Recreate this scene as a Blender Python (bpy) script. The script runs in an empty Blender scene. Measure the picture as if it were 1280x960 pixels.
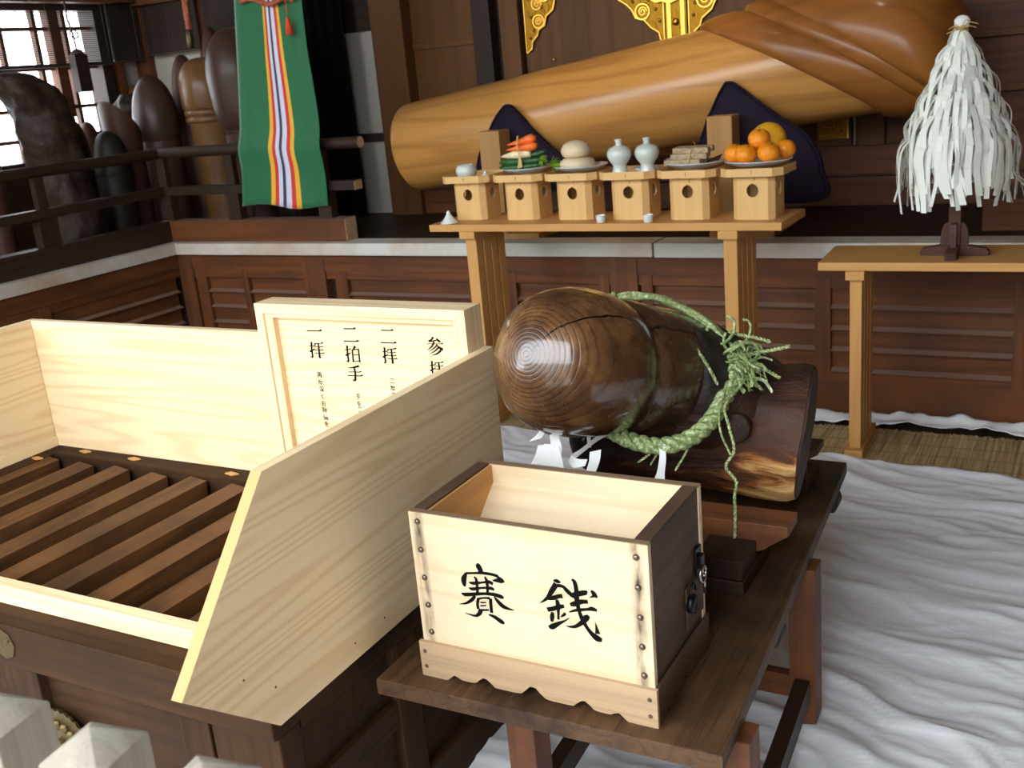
import bpy, bmesh, math, random
from mathutils import Vector, Matrix, noise
random.seed(7)
PI = math.pi
scn = bpy.context.scene
COL = scn.collection
WL = {}                                   # world location of every object built

# ------------------------------------------------------------------ mesh helpers
class MB:
    """collects shapes in world coordinates; build() links them as ONE mesh object"""
    def __init__(s, T=None):
        s.bm = bmesh.new(); s.T = T or Matrix()
    def v(s, p):
        return s.bm.verts.new(s.T @ Vector(p))
    def f(s, vs):
        try: return s.bm.faces.new(vs)
        except ValueError: return None
    def box(s, lo, hi, bev=0.0, M=None):
        x0, y0, z0 = lo; x1, y1, z1 = hi
        P = [(x0,y0,z0),(x1,y0,z0),(x1,y1,z0),(x0,y1,z0),(x0,y0,z1),(x1,y0,z1),(x1,y1,z1),(x0,y1,z1)]
        if M: P = [M @ Vector(p) for p in P]
        V = [s.v(p) for p in P]
        F = [s.f([V[i] for i in q]) for q in ((3,2,1,0),(4,5,6,7),(0,1,5,4),(1,2,6,5),(2,3,7,6),(3,0,4,7))]
        if bev:
            E = list({e for fc in F for e in fc.edges})
            bmesh.ops.bevel(s.bm, geom=E, offset=bev, segments=2, affect='EDGES', profile=.6)
        return s
    def prism(s, pts, vec, bev=0.0):
        """pts: planar outline, extruded by vec"""
        vec = Vector(vec)
        A = [s.v(p) for p in pts]; B = [s.v(Vector(p) + vec) for p in pts]
        n = len(pts); F = [s.f(A[::-1]), s.f(B)]
        for i in range(n): F.append(s.f([A[i], A[(i+1) % n], B[(i+1) % n], B[i]]))
        F = [x for x in F if x]
        if bev:
            E = list({e for fc in F[:2] for e in fc.edges})
            bmesh.ops.bevel(s.bm, geom=E, offset=bev, segments=2, affect='EDGES', profile=.6)
        return s
    def loft(s, rings, caps=True, closed=True):
        R = [[s.v(p) for p in r] for r in rings]
        n = len(R[0])
        for a, b in zip(R, R[1:]):
            for i in range(n if closed else n-1):
                s.f([a[i], a[(i+1) % n], b[(i+1) % n], b[i]])
        if caps and closed:
            s.f(R[0][::-1]); s.f(R[-1])
        return s
    def lathe(s, prof, c=(0,0,0), n=32, M=None, capb=True):
        M = M or Matrix()
        c = Vector(c); R = []
        for r, z in prof:
            R.append([c + M @ Vector((max(r,1e-4)*math.cos(2*PI*i/n), max(r,1e-4)*math.sin(2*PI*i/n), z)) for i in range(n)])
        return s.loft(R, capb)
    def tube(s, path, rad, n=8, taper=None):
        P = [Vector(p) for p in path]; R = []; up = None
        for i, p in enumerate(P):
            t = (P[min(i+1, len(P)-1)] - P[max(i-1, 0)])
            t = t.normalized() if t.length > 1e-9 else Vector((0,0,1))
            if up is None:
                up = Vector((0,0,1)) if abs(t.z) < .9 else Vector((1,0,0))
            a = (up - t*up.dot(t))
            if a.length < 1e-6: a = t.orthogonal()
            a.normalize(); b = t.cross(a); up = a
            r = rad[i] if isinstance(rad, (list, tuple)) else rad
            R.append([p + (a*math.cos(2*PI*k/n) + b*math.sin(2*PI*k/n))*r for k in range(n)])
        return s.loft(R)
    def ribbon(s, path, width, side, thick=.0006):
        """flat band along path; side = width direction"""
        sd = Vector(side).normalized(); R = []
        P = [Vector(p) for p in path]
        for i, p in enumerate(P):
            if isinstance(width, (list, tuple)):
                t_ = i/max(1, len(P)-1)*(len(width)-1); k_ = min(int(t_), len(width)-2); w = width[k_]+(width[k_+1]-width[k_])*(t_-k_)
            else: w = width
            t = (P[min(i+1, len(P)-1)] - P[max(i-1, 0)]).normalized()
            nn = sd.cross(t); nn = nn.normalized() if nn.length > 1e-6 else Vector((0,0,1))
            R.append([p - sd*w/2 - nn*thick/2, p + sd*w/2 - nn*thick/2, p + sd*w/2 + nn*thick/2, p - sd*w/2 + nn*thick/2])
        return s.loft(R)
    def ball(s, c, r, n=16, sq=(1,1,1)):
        prof = [(math.sin(PI*i/n)*r, -math.cos(PI*i/n)*r) for i in range(n+1)]
        return s.lathe([(a, z*sq[2]) for a, z in prof], c, 2*n)
    def build(s, name, mat, parent=None, smooth=False, kind=None, label=None, auto=None, origin=None):
        off = WL[parent.name] if parent else Vector(origin or (0,0,0))
        for vv in s.bm.verts: vv.co -= off
        bmesh.ops.remove_doubles(s.bm, verts=s.bm.verts, dist=1e-6)
        bmesh.ops.recalc_face_normals(s.bm, faces=s.bm.faces)
        me = bpy.data.meshes.new(name); s.bm.to_mesh(me); s.bm.free()
        me.materials.append(mat)
        if smooth or auto:
            for p in me.polygons: p.use_smooth = True
        if auto:
            me.set_sharp_from_angle(angle=math.radians(auto))
        o = bpy.data.objects.new(name, me); COL.objects.link(o)
        if parent: o.parent = parent
        else: o.location = off
        WL[o.name] = off.copy()
        if kind: o['kind'] = kind
        if label: o['label'] = label
        return o

def root(name, label, cat, loc, group=None, kind=None):
    o = bpy.data.objects.new(name, None); COL.objects.link(o)
    o.empty_display_size = .05; o.location = loc; WL[o.name] = Vector(loc)
    return tag(o, label, cat, group, kind)
def tag(o, label=None, cat=None, group=None, kind=None):
    if label: o['label'] = label
    if cat: o['category'] = cat
    if group: o['group'] = group
    if kind: o['kind'] = kind
    return o
def dup(o, loc, label=None, rz=None, parent=None):
    c = o.copy(); COL.objects.link(c)
    if parent is None:
        c.location = loc; WL[c.name] = Vector(loc)
        if rz is not None: c.rotation_euler.z = rz
        if label: c['label'] = label
    else:
        c.parent = parent; WL[c.name] = WL[parent.name].copy()
    for ch in list(o.children): dup(ch, None, parent=c)
    return c
def hole_panel(b, outer, inner, thick_vec):
    """a flat panel with a hole: outer/inner loops of 3-D points, thickness vector"""
    tv = Vector(thick_vec)
    loops = []
    for off in (Vector((0,0,0)), tv):
        E = []
        L = []
        for lp in (outer, inner):
            V = [b.v(Vector(p) + off) for p in lp]
            E += [b.bm.edges.new((V[i], V[(i+1) % len(V)])) for i in range(len(V))]
            L.append(V)
        bmesh.ops.triangle_fill(b.bm, use_beauty=True, use_dissolve=False, edges=E)
        loops.append(L)
    for k in range(2):
        A, B = loops[0][k], loops[1][k]
        for i in range(len(A)): b.f([A[i], A[(i+1) % len(A)], B[(i+1) % len(A)], B[i]])
def catmull(P, n=6):
    P = [Vector(p) for p in P]
    if len(P) < 3: return [P[0].lerp(P[-1], i/n) for i in range(n+1)]
    Q = [2*P[0]-P[1]] + P + [2*P[-1]-P[-2]]; out = []
    for i in range(1, len(Q)-2):
        for k in range(n):
            t = k/n; a, b, c, d = Q[i-1:i+3]
            out.append(.5*((2*b) + (c-a)*t + (2*a-5*b+4*c-d)*t*t + (3*b-a-3*c+d)*t**3))
    return out + [P[-1]]
def brush(b, strokes, P0, U, Vv, N, lift=.0004, fat=1.0):
    """ink strokes [(u,v,w) in mm] laid on the plane P0 + u*U + v*V"""
    P0, U, Vv, N = Vector(P0), Vector(U), Vector(Vv), Vector(N)
    for j, st in enumerate(strokes):
        pts = catmull([(u, v, w) for u, v, w in st], 5); L, Rr = [], []
        for i, p in enumerate(pts):
            a = pts[max(i-1, 0)]; c = pts[min(i+1, len(pts)-1)]
            t = Vector((c.x-a.x, c.y-a.y))
            t = t.normalized() if t.length > 1e-6 else Vector((1,0))
            nn = Vector((-t.y, t.x))*max(p.z*fat, .3)/2
            L.append(Vector((p.x, p.y)) + nn); Rr.append(Vector((p.x, p.y)) - nn)
        lf = lift + .00002*j
        q = lambda w: P0 + U*(w.x/1000) + Vv*(w.y/1000) + N*lf
        A = [b.v(q(w)) for w in L]; B = [b.v(q(w)) for w in Rr]
        for i in range(len(A)-1): b.f([A[i], B[i], B[i+1], A[i+1]])

# ------------------------------------------------------------------ materials
def new(name):
    m = bpy.data.materials.new(name); m.use_nodes = True
    nt = m.node_tree; bs = nt.nodes['Principled BSDF']
    return m, nt, bs
def nd(nt, t, **kw):
    n = nt.nodes.new(t)
    for k, v in kw.items():
        if k in n.inputs: n.inputs[k].default_value = v
        else: setattr(n, k, v)
    return n
def lin(c):
    return tuple(((x/12.92) if x <= .04045 else ((x+.055)/1.055)**2.4) for x in (k/255 for k in c)) + (1,)
def ramp(nt, stops):
    r = nd(nt, 'ShaderNodeValToRGB'); e = r.color_ramp.elements
    while len(e) < len(stops): e.new(.5)
    for k, (p, c) in zip(e, stops): k.position = p; k.color = c
    return r
def plain(name, c, rough=.5, metal=0, spec=.5, coat=0, bump=0, bscale=40, sub=0, var=0, sheen=0):
    m, nt, bs = new(name); c = lin(c)
    bs.inputs['Base Color'].default_value = c; bs.inputs['Roughness'].default_value = rough
    bs.inputs['Metallic'].default_value = metal; bs.inputs['Specular IOR Level'].default_value = spec
    bs.inputs['Coat Weight'].default_value = coat; bs.inputs['Coat Roughness'].default_value = .12
    if sheen: bs.inputs['Sheen Weight'].default_value = sheen
    if sub: bs.inputs['Subsurface Weight'].default_value = sub; bs.inputs['Subsurface Radius'].default_value = (.01,.008,.006)
    if bump or var:
        tc = nd(nt, 'ShaderNodeTexCoord'); no = nd(nt, 'ShaderNodeTexNoise', Scale=bscale, Detail=4.0)
        nt.links.new(tc.outputs['Object'], no.inputs['Vector'])
        if bump:
            bp = nd(nt, 'ShaderNodeBump', Strength=bump, Distance=.01)
            nt.links.new(no.outputs['Fac'], bp.inputs['Height']); nt.links.new(bp.outputs['Normal'], bs.inputs['Normal'])
        if var:
            d = tuple(x*(1-var) for x in c[:3]) + (1,); l = tuple(min(1, x*(1+var)) for x in c[:3]) + (1,)
            r = ramp(nt, [(.3, d), (.7, l)]); nt.links.new(no.outputs['Fac'], r.inputs['Fac'])
            nt.links.new(r.outputs['Color'], bs.inputs['Base Color'])
    return m
def wood(name, light, dark, axis='X', rings=9, scale=1.0, rough=.5, fine=.35, bump=.12, coat=0, dirt=None, dirt_amt=0, dscale=3, lines=.6, spec=.25, end=None, dust=None):
    """grain running along axis; growth lines are contours of a stretched noise field"""
    m, nt, bs = new(name); L = nt.links.new
    tc = nd(nt, 'ShaderNodeTexCoord'); oi = nd(nt, 'ShaderNodeObjectInfo')
    mu = nd(nt, 'ShaderNodeMath', operation='MULTIPLY'); mu.inputs[1].default_value = 37.0
    L(oi.outputs['Random'], mu.inputs[0])
    ad = nd(nt, 'ShaderNodeVectorMath', operation='ADD'); L(tc.outputs['Object'], ad.inputs[0]); L(mu.outputs[0], ad.inputs[1])
    st = {'X': (.38, 8, 8), 'Y': (8, .38, 8), 'Z': (8, 8, .38)}[axis]
    mp = nd(nt, 'ShaderNodeMapping'); mp.inputs['Scale'].default_value = [k*scale for k in st]; L(ad.outputs[0], mp.inputs['Vector'])
    na = nd(nt, 'ShaderNodeTexNoise', Scale=.55, Detail=2.0, Roughness=.45); L(mp.outputs[0], na.inputs['Vector'])
    m1 = nd(nt, 'ShaderNodeMath', operation='MULTIPLY'); m1.inputs[1].default_value = rings*6.28; L(na.outputs['Fac'], m1.inputs[0])
    sn = nd(nt, 'ShaderNodeMath', operation='SINE'); L(m1.outputs[0], sn.inputs[0])
    r1 = ramp(nt, [(.0, (0,0,0,1)), (.55, (.25,.25,.25,1)), (1, (1,1,1,1))])
    m2 = nd(nt, 'ShaderNodeMath', operation='MULTIPLY_ADD'); m2.inputs[1].default_value = .5; m2.inputs[2].default_value = .5
    L(sn.outputs[0], m2.inputs[0]); L(m2.outputs[0], r1.inputs['Fac'])
    mp2 = nd(nt, 'ShaderNodeMapping'); mp2.inputs['Scale'].default_value = [k*scale*(6 if k < 1 else 15) for k in st]; L(ad.outputs[0], mp2.inputs['Vector'])
    nb = nd(nt, 'ShaderNodeTexNoise', Scale=1.0, Detail=5.0, Roughness=.6); L(mp2.outputs[0], nb.inputs['Vector'])
    mx = nd(nt, 'ShaderNodeMath', operation='MULTIPLY'); mx.inputs[1].default_value = lines; L(r1.outputs['Color'], mx.inputs[0])
    my = nd(nt, 'ShaderNodeMath', operation='MULTIPLY_ADD'); my.inputs[1].default_value = fine*2
    ms = nd(nt, 'ShaderNodeMath', operation='SUBTRACT'); L(mx.outputs[0], ms.inputs[0]); ms.inputs[1].default_value = fine
    L(nb.outputs['Fac'], my.inputs[0]); L(ms.outputs[0], my.inputs[2]); my.use_clamp = True
    mc = nd(nt, 'ShaderNodeMix', data_type='RGBA'); mc.inputs[6].default_value = lin(light); mc.inputs[7].default_value = lin(dark)
    L(my.outputs[0], mc.inputs[0]); out = mc.outputs[2]
    if dirt:
        nz = nd(nt, 'ShaderNodeTexNoise', Scale=float(dscale), Detail=6.0, Roughness=.65); L(ad.outputs[0], nz.inputs['Vector'])
        rr = ramp(nt, [(.42, (0,0,0,1)), (.68, (dirt_amt,)*3 + (1,))]); L(nz.outputs['Fac'], rr.inputs['Fac'])
        m3 = nd(nt, 'ShaderNodeMix', data_type='RGBA'); L(rr.outputs['Color'], m3.inputs[0]); L(out, m3.inputs[6]); m3.inputs[7].default_value = lin(dirt)
        out = m3.outputs[2]
    if dust:  # upward faces paler: the light they catch, put into the colour
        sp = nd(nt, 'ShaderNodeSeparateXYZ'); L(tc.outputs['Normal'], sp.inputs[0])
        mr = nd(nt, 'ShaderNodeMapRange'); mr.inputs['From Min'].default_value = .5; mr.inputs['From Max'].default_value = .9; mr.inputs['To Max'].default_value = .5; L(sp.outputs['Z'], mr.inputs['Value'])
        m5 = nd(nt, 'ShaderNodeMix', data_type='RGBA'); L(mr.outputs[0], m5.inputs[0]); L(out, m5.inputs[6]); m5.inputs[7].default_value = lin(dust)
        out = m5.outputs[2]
    if end:
        dp = nd(nt, 'ShaderNodeVectorMath', operation='DOT_PRODUCT'); L(tc.outputs['Normal'], dp.inputs[0]); dp.inputs[1].default_value = {'X': (1,0,0), 'Y': (0,1,0), 'Z': (0,0,1)}[axis]
        ab = nd(nt, 'ShaderNodeMath', operation='ABSOLUTE'); L(dp.outputs['Value'], ab.inputs[0])
        gt = nd(nt, 'ShaderNodeMath', operation='GREATER_THAN'); gt.inputs[1].default_value = .6; L(ab.outputs[0], gt.inputs[0])
        m4 = nd(nt, 'ShaderNodeMix', data_type='RGBA'); L(gt.outputs[0], m4.inputs[0]); L(out, m4.inputs[6]); m4.inputs[7].default_value = lin(end)
        out = m4.outputs[2]
    L(out, bs.inputs['Base Color'])
    bs.inputs['Roughness'].default_value = rough; bs.inputs['Specular IOR Level'].default_value = spec
    bs.inputs['Coat Weight'].default_value = coat; bs.inputs['Coat Roughness'].default_value = .15
    if bump:
        bp = nd(nt, 'ShaderNodeBump', Strength=bump, Distance=.004); L(my.outputs[0], bp.inputs['Height']); L(bp.outputs['Normal'], bs.inputs['Normal'])
    return m

HIN, HID = (233,209,167), (209,172,124)              # fresh cypress
M = {}
for ax in 'XYZ':
    M['pale'+ax] = wood('fresh_cypress_'+ax, HIN, HID, ax, rings=20, scale=1.2, fine=.25, rough=.55, lines=.5, bump=.04, end=(206,152,98))
    M['tray'+ax] = wood('stand_cypress_'+ax, (222,180,118), (206,160,98), ax, rings=8, scale=2, fine=.3, rough=.5, lines=.25, bump=.03)
    M['table'+ax] = wood('table_cypress_'+ax, (200,150,88), (180,126,68), ax, rings=8, scale=1.4, fine=.3, rough=.5, lines=.3, bump=.05)
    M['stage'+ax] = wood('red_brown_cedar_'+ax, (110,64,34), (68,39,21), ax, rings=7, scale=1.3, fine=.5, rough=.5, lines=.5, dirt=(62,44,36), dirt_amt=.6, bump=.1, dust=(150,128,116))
    M['dark'+ax] = wood('dark_stained_wood_'+ax, (54,38,29), (30,21,17), ax, rings=7, scale=1.3, fine=.5, rough=.5, lines=.5, bump=.1)
    M['box'+ax] = wood('old_box_wood_'+ax, (64,42,25), (35,23,15), ax, rings=8, scale=1.6, fine=.6, rough=.6, lines=.45, dirt=(40,29,22), dirt_amt=.7, dscale=5, bump=.25, spec=.08)
    M['bench'+ax] = wood('worn_bench_wood_'+ax, (94,67,44), (34,25,19), ax, rings=11, scale=2.6, fine=.9, rough=.5, lines=.35, dirt=(30,23,20), dirt_amt=1.0, dscale=5, bump=.5)
    M['wall'+ax] = wood('wall_boards_'+ax, (108,70,36), (68,43,23), ax, rings=5, scale=1.0, fine=.4, rough=.55, lines=.4, bump=.06)
    M['leg'+ax] = wood('bench_leg_wood_'+ax, (122,74,44), (80,46,28), ax, rings=7, scale=1.5, fine=.4, rough=.5, lines=.5, dirt=(60,40,32), dirt_amt=.7, bump=.1)
M['coinbox'] = wood('aged_cypress_board', (226,204,170), (204,176,136), 'X', rings=8, scale=1.6, fine=.3, rough=.55, lines=.5, dirt=(206,170,122), dirt_amt=.35, bump=.04)
M['coininY'] = wood('box_inside_board_Y', (206,156,92), (170,118,62), 'Y', rings=7, scale=1.6, fine=.3, rough=.55, lines=.4, bump=.04)
M['coinfront'] = wood('aged_cypress_front', (226,204,170), (204,176,136), 'X', rings=8, scale=1.6, fine=.3, rough=.55, lines=.5, dirt=(206,170,122), dirt_amt=.35, bump=.04)
def stains(m, xs):
    nt = m.node_tree; bs = nt.nodes['Principled BSDF']; L = nt.links.new; src = bs.inputs['Base Color'].links[0].from_socket
    tc = nd(nt, 'ShaderNodeTexCoord'); sx = nd(nt, 'ShaderNodeSeparateXYZ'); L(tc.outputs['Object'], sx.inputs[0])
    mp = nd(nt, 'ShaderNodeMapping'); mp.inputs['Scale'].default_value = (60, 1, 14); L(tc.outputs['Object'], mp.inputs['Vector'])
    no = nd(nt, 'ShaderNodeTexNoise', Scale=1.0, Detail=4.0); L(mp.outputs[0], no.inputs['Vector'])
    tot = None
    for x in xs:                           # iron stain running along each column of studs
        d = nd(nt, 'ShaderNodeMath', operation='SUBTRACT'); d.inputs[1].default_value = x; L(sx.outputs['X'], d.inputs[0])
        a = nd(nt, 'ShaderNodeMath', operation='ABSOLUTE'); L(d.outputs[0], a.inputs[0])
        r = nd(nt, 'ShaderNodeMapRange'); r.inputs['From Min'].default_value = .001; r.inputs['From Max'].default_value = .015; r.inputs['To Min'].default_value = 1; r.inputs['To Max'].default_value = 0; L(a.outputs[0], r.inputs['Value'])
        if tot is None: tot = r.outputs[0]
        else:
            mxx = nd(nt, 'ShaderNodeMath', operation='MAXIMUM'); L(tot, mxx.inputs[0]); L(r.outputs[0], mxx.inputs[1]); tot = mxx.outputs[0]
    rn = ramp(nt, [(.36, (.15,.15,.15,1)), (.62, (1,1,1,1))]); L(no.outputs['Fac'], rn.inputs['Fac'])
    mu = nd(nt, 'ShaderNodeMath', operation='MULTIPLY'); L(tot, mu.inputs[0]); L(rn.outputs['Color'], mu.inputs[1])
    mm = nd(nt, 'ShaderNodeMix', data_type='RGBA'); L(mu.outputs[0], mm.inputs[0]); L(src, mm.inputs[6]); mm.inputs[7].default_value = lin((70,60,54)); L(mm.outputs[2], bs.inputs['Base Color'])
stains(M['coinfront'], (-.2205, .2175))
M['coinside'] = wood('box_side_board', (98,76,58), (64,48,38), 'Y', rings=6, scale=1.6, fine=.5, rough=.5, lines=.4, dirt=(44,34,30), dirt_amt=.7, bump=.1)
M['coinedge'] = wood('box_edge_wood', (128,104,80), (88,70,54), 'X', rings=6, scale=2, fine=.5, rough=.6, lines=.4, bump=.1)
M['mould'] = wood('box_base_moulding', (184,156,122), (150,122,92), 'X', rings=9, scale=2, fine=.6, rough=.55, lines=.35, bump=.12)
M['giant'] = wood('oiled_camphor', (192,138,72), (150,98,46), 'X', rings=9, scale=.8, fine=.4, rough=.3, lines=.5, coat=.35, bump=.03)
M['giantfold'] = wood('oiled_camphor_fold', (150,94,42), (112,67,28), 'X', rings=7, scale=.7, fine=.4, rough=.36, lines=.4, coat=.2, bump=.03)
M['bar'] = wood('chest_bar_wood', (108,73,43), (54,36,23), 'Y', rings=8, scale=1.8, fine=.6, rough=.5, lines=.45, dirt=(60,42,32), dirt_amt=.6, dscale=5, bump=.25, spec=.15)
M['statueL'] = wood('turned_tan_wood', (116,80,45), (86,56,31), 'Z', rings=6, fine=.3, rough=.4, lines=.4, coat=.2)
M['statueD'] = wood('dark_turned_wood', (72,50,40), (48,33,27), 'Z', rings=6, fine=.4, rough=.42, lines=.5, coat=.08)
M['statueR'] = wood('reddish_turned_wood', (80,50,38), (54,33,26), 'Z', rings=6, fine=.4, rough=.5, lines=.5)
M['cutface'] = wood('weathered_cut_face', (62,44,36), (36,26,22), 'Y', rings=8, scale=3, fine=.5, rough=.55, lines=.6, bump=.3)
M['statueG'] = wood('greyish_green_wood', (42,38,31), (28,25,21), 'Z', rings=6, fine=.4, rough=.5, lines=.4)
M['burl'] = plain('gnarled_burl', (54,40,32), .6, spec=.25, bump=.9, bscale=22, var=.4)
M['ledge'] = wood('weathered_white_board', (206,204,196), (186,178,164), 'X', rings=5, scale=.8, fine=.25, rough=.6, lines=.3, dirt=(176,140,104), dirt_amt=.75, dscale=2.2, bump=.04)
M['fence'] = wood('weathered_grey_post', (158,150,136), (120,110,98), 'Z', rings=7, scale=2, fine=.5, rough=.7, lines=.35, dirt=(126,124,110), dirt_amt=.3, bump=.15)
M['plaster'] = plain('white_plaster', (186,180,168), .85, bump=.05, bscale=60)
M['blind'] = plain('dark_bamboo_slats', (58,44,36), .6)
M['ink'] = plain('black_ink', (10,9,10), .7, spec=.1)
M['stud'] = plain('iron_stud', (120,104,92), .35, metal=.9)
M['iron'] = plain('black_iron', (40,40,44), .35, metal=.8)
M['chrome'] = plain('bright_steel', (190,190,195), .2, metal=1)
M['brass'] = plain('aged_brass', (92,78,46), .45, metal=.8, bump=.3, bscale=60)
M['gold'] = plain('gilt_metal', (150,108,34), .42, metal=1, bump=.5, bscale=50)
M['goldb'] = plain('gilt_metal_bright', (226,176,76), .3, metal=1)
M['porc'] = plain('white_porcelain', (226,230,224), .12, coat=.5)
M['celadon'] = plain('pale_celadon_glaze', (206,214,204), .18, coat=.4)
M['plate'] = plain('blue_white_plate', (214,220,226), .2, coat=.4)
M['paper'] = plain('white_paper', (238,240,238), .8)
M['paperw'] = plain('thick_white_paper', (232,234,224), .85)
M['mochi'] = plain('rice_cake', (226,204,168), .6, sub=.1)
M['orange'] = plain('orange_peel', (242,146,22), .4, bump=.35, bscale=160, var=.12)
M['pomelo'] = plain('yellow_citrus_peel', (236,172,40), .42, bump=.3, bscale=120, var=.1)
M['calyx'] = plain('dry_green_calyx', (96,92,40), .7)
M['carrot'] = plain('carrot_skin', (240,110,34), .45, bump=.25, bscale=60, var=.12)
M['daikon'] = plain('white_radish', (236,220,176), .45, var=.06)
M['cuke'] = plain('cucumber_skin', (34,84,36), .35, bump=.4, bscale=90, var=.45)
M['leafy'] = plain('leafy_green', (112,150,40), .5, var=.4, bscale=30)
M['twine'] = plain('straw_twine', (196,164,104), .8)
M['squid'] = plain('dried_squid', (168,146,112), .65, bump=.5, bscale=70, var=.3)
M['kelp'] = plain('dark_kelp', (44,38,28), .55, bump=.4, bscale=50)
M['purple'] = plain('purple_silk', (27,18,34), .75, spec=.15)
M['block'] = wood('support_block_wood', (176,132,80), (148,106,60), 'Z', rings=5, scale=2, fine=.3, rough=.55, lines=.4)
M['tassel'] = plain('orange_tassel', (214,66,24), .7)
M['coral'] = plain('coral_cord', (176,92,62), .7, bump=.5, bscale=80)
M['sheetrope'] = plain('rope', (120,130,90), .6)
M['black'] = plain('black_lacquer', (14,12,12), .9, spec=.05)
M['stonegrey'] = plain('pale_gravel', (150,146,138), .9, bump=.4, bscale=30, var=.2)
M['rubber'] = plain('grey_caster', (70,76,80), .5)
SKY = 6.5; EXPO = 0.42
LAMPS = [('altar_lamp', (-1.9, 4.1, 3.3), (-1.95, 5.0, 1.55), 40, 45), ('altar_lamp', (-.9, 4.2, 3.3), (-1.2, 5.2, 1.6), 8, 50)]
SUNP = 3; SUNA = 3; SUND = (.25, .6, -1.6)
BOXCHARS= [[[[139.9,259.0,6.1],[143.1,256.1,11.5],[147.4,247.5,10.7],[146.9,242.3,9.2]],[[116.0,237.4,4.6],[109.0,223.4,11.6],[108.6,212.1,8.5],[110.3,207.7,2.3]],[[115.9,236.5,4.6],[133.3,239.6,4.6],[151.3,242.5,6.1],[172.4,243.0,6.1],[184.3,240.7,6.8]],[[182.5,239.6,6.1],[190.6,234.2,9.1],[192.7,229.5,7.6]],[[190.3,231.6,7.6],[180.0,232.4,7.6],[171.0,230.1,1.5]],[[132.4,232.3,3.8],[136.2,226.1,6.2],[136.3,210.7,6.2],[135.6,196.8,6.2]],[[155.0,236.0,3.8],[158.5,228.1,6.9],[158.8,214.5,6.1],[157.3,200.5,5.4]],[[119.2,218.2,2.3],[129.1,218.1,6.9],[149.2,223.1,4.3],[163.6,226.4,6.9],[171.2,223.4,6.9]],[[117.9,206.7,2.3],[125.9,205.8,7.0],[147.9,211.8,4.3],[165.8,214.0,6.9],[172.6,211.7,5.4]],[[100.1,193.3,2.3],[108.0,191.2,7.8],[130.1,195.9,7.0],[152.0,200.5,6.2],[171.6,202.1,7.7],[185.4,200.3,8.4],[191.3,198.7,4.6]],[[129.7,192.3,6.2],[121.4,182.2,7.0],[107.7,172.8,4.7],[92.6,168.4,0.9]],[[171.1,197.8,3.1],[177.3,190.3,7.7],[187.0,181.7,9.2],[197.1,178.4,6.1],[211.6,176.8,0.9]],[[136.4,188.3,6.2],[133.2,175.6,6.2],[133.9,165.3,7.0]],[[136.3,187.4,4.6],[149.3,191.4,3.9],[161.8,192.7,6.1]],[[162.7,192.9,6.9],[162.3,180.8,6.9],[162.1,162.6,6.9]],[[140.0,180.3,3.4],[152.7,182.5,2.8]],[[139.2,173.2,3.4],[152.1,176.4,2.8]],[[136.4,164.0,4.7],[157.3,167.8,3.9]],[[139.2,164.5,9.3],[135.6,156.9,8.6],[126.8,150.1,5.5],[114.2,150.4,3.1],[103.4,151.4,0.9]],[[155.4,157.9,3.1],[166.7,155.7,7.7],[176.7,150.6,9.2],[183.4,146.6,9.2],[183.9,143.3,4.6]]],[[[297.1,252.2,3.7],[304.4,251.8,8.1],[310.8,250.4,3.7]],[[302.4,246.5,11.0],[292.9,231.8,10.4],[283.4,216.9,7.4],[274.3,207.9,4.5],[264.5,201.1,0.7]],[[303.8,243.5,7.4],[315.1,242.9,6.6],[322.7,236.0,8.8],[331.8,228.6,8.1],[339.6,225.0,4.4]],[[282.4,215.1,8.9],[293.3,217.0,8.9],[305.3,222.4,8.1],[312.7,223.7,8.8]],[[300.6,214.9,5.9],[302.2,205.3,8.9],[301.8,190.3,5.9],[300.6,175.0,4.5]],[[279.6,191.2,9.0],[291.5,195.1,8.9],[305.2,201.7,8.9],[314.4,204.2,5.9]],[[290.1,188.1,6.0],[288.4,177.8,9.0],[286.7,168.2,5.2]],[[311.8,191.2,3.7],[315.6,188.6,3.7],[310.4,185.2,5.2],[306.0,181.0,1.2]],[[279.2,157.5,4.5],[286.7,158.1,11.2],[300.8,167.5,7.5],[312.9,174.8,3.7],[324.2,183.6,0.7]],[[333.5,260.6,4.4],[338.7,255.8,8.0],[340.8,241.5,8.8],[340.4,225.2,10.2],[341.6,209.0,8.8],[344.0,197.9,7.3],[347.9,185.4,8.8],[354.9,171.9,7.4],[363.7,160.3,8.8],[374.3,152.4,13.2],[383.7,150.1,7.3]],[[376.5,161.1,10.3],[374.9,172.4,5.1],[373.0,183.5,0.7]],[[330.3,230.0,5.9],[343.5,233.9,10.2],[358.2,238.8,9.4],[362.1,238.7,5.8]],[[326.3,209.6,5.9],[335.4,212.8,10.3],[348.8,219.3,8.8],[361.7,221.6,7.3]],[[323.4,194.2,2.2],[334.4,199.5,5.2],[347.6,203.5,5.9],[360.6,206.7,5.8],[368.7,209.0,8.7],[378.1,207.4,5.1]],[[369.7,244.8,5.1],[374.8,239.2,8.7],[379.9,232.8,4.3]],[[375.4,236.1,7.2],[365.5,230.3,0.7]],[[361.3,194.5,5.9],[356.1,188.6,11.7],[345.6,176.8,8.8],[333.6,167.8,6.7],[323.6,165.1,4.5],[314.6,165.1,0.7]]]]
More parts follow.
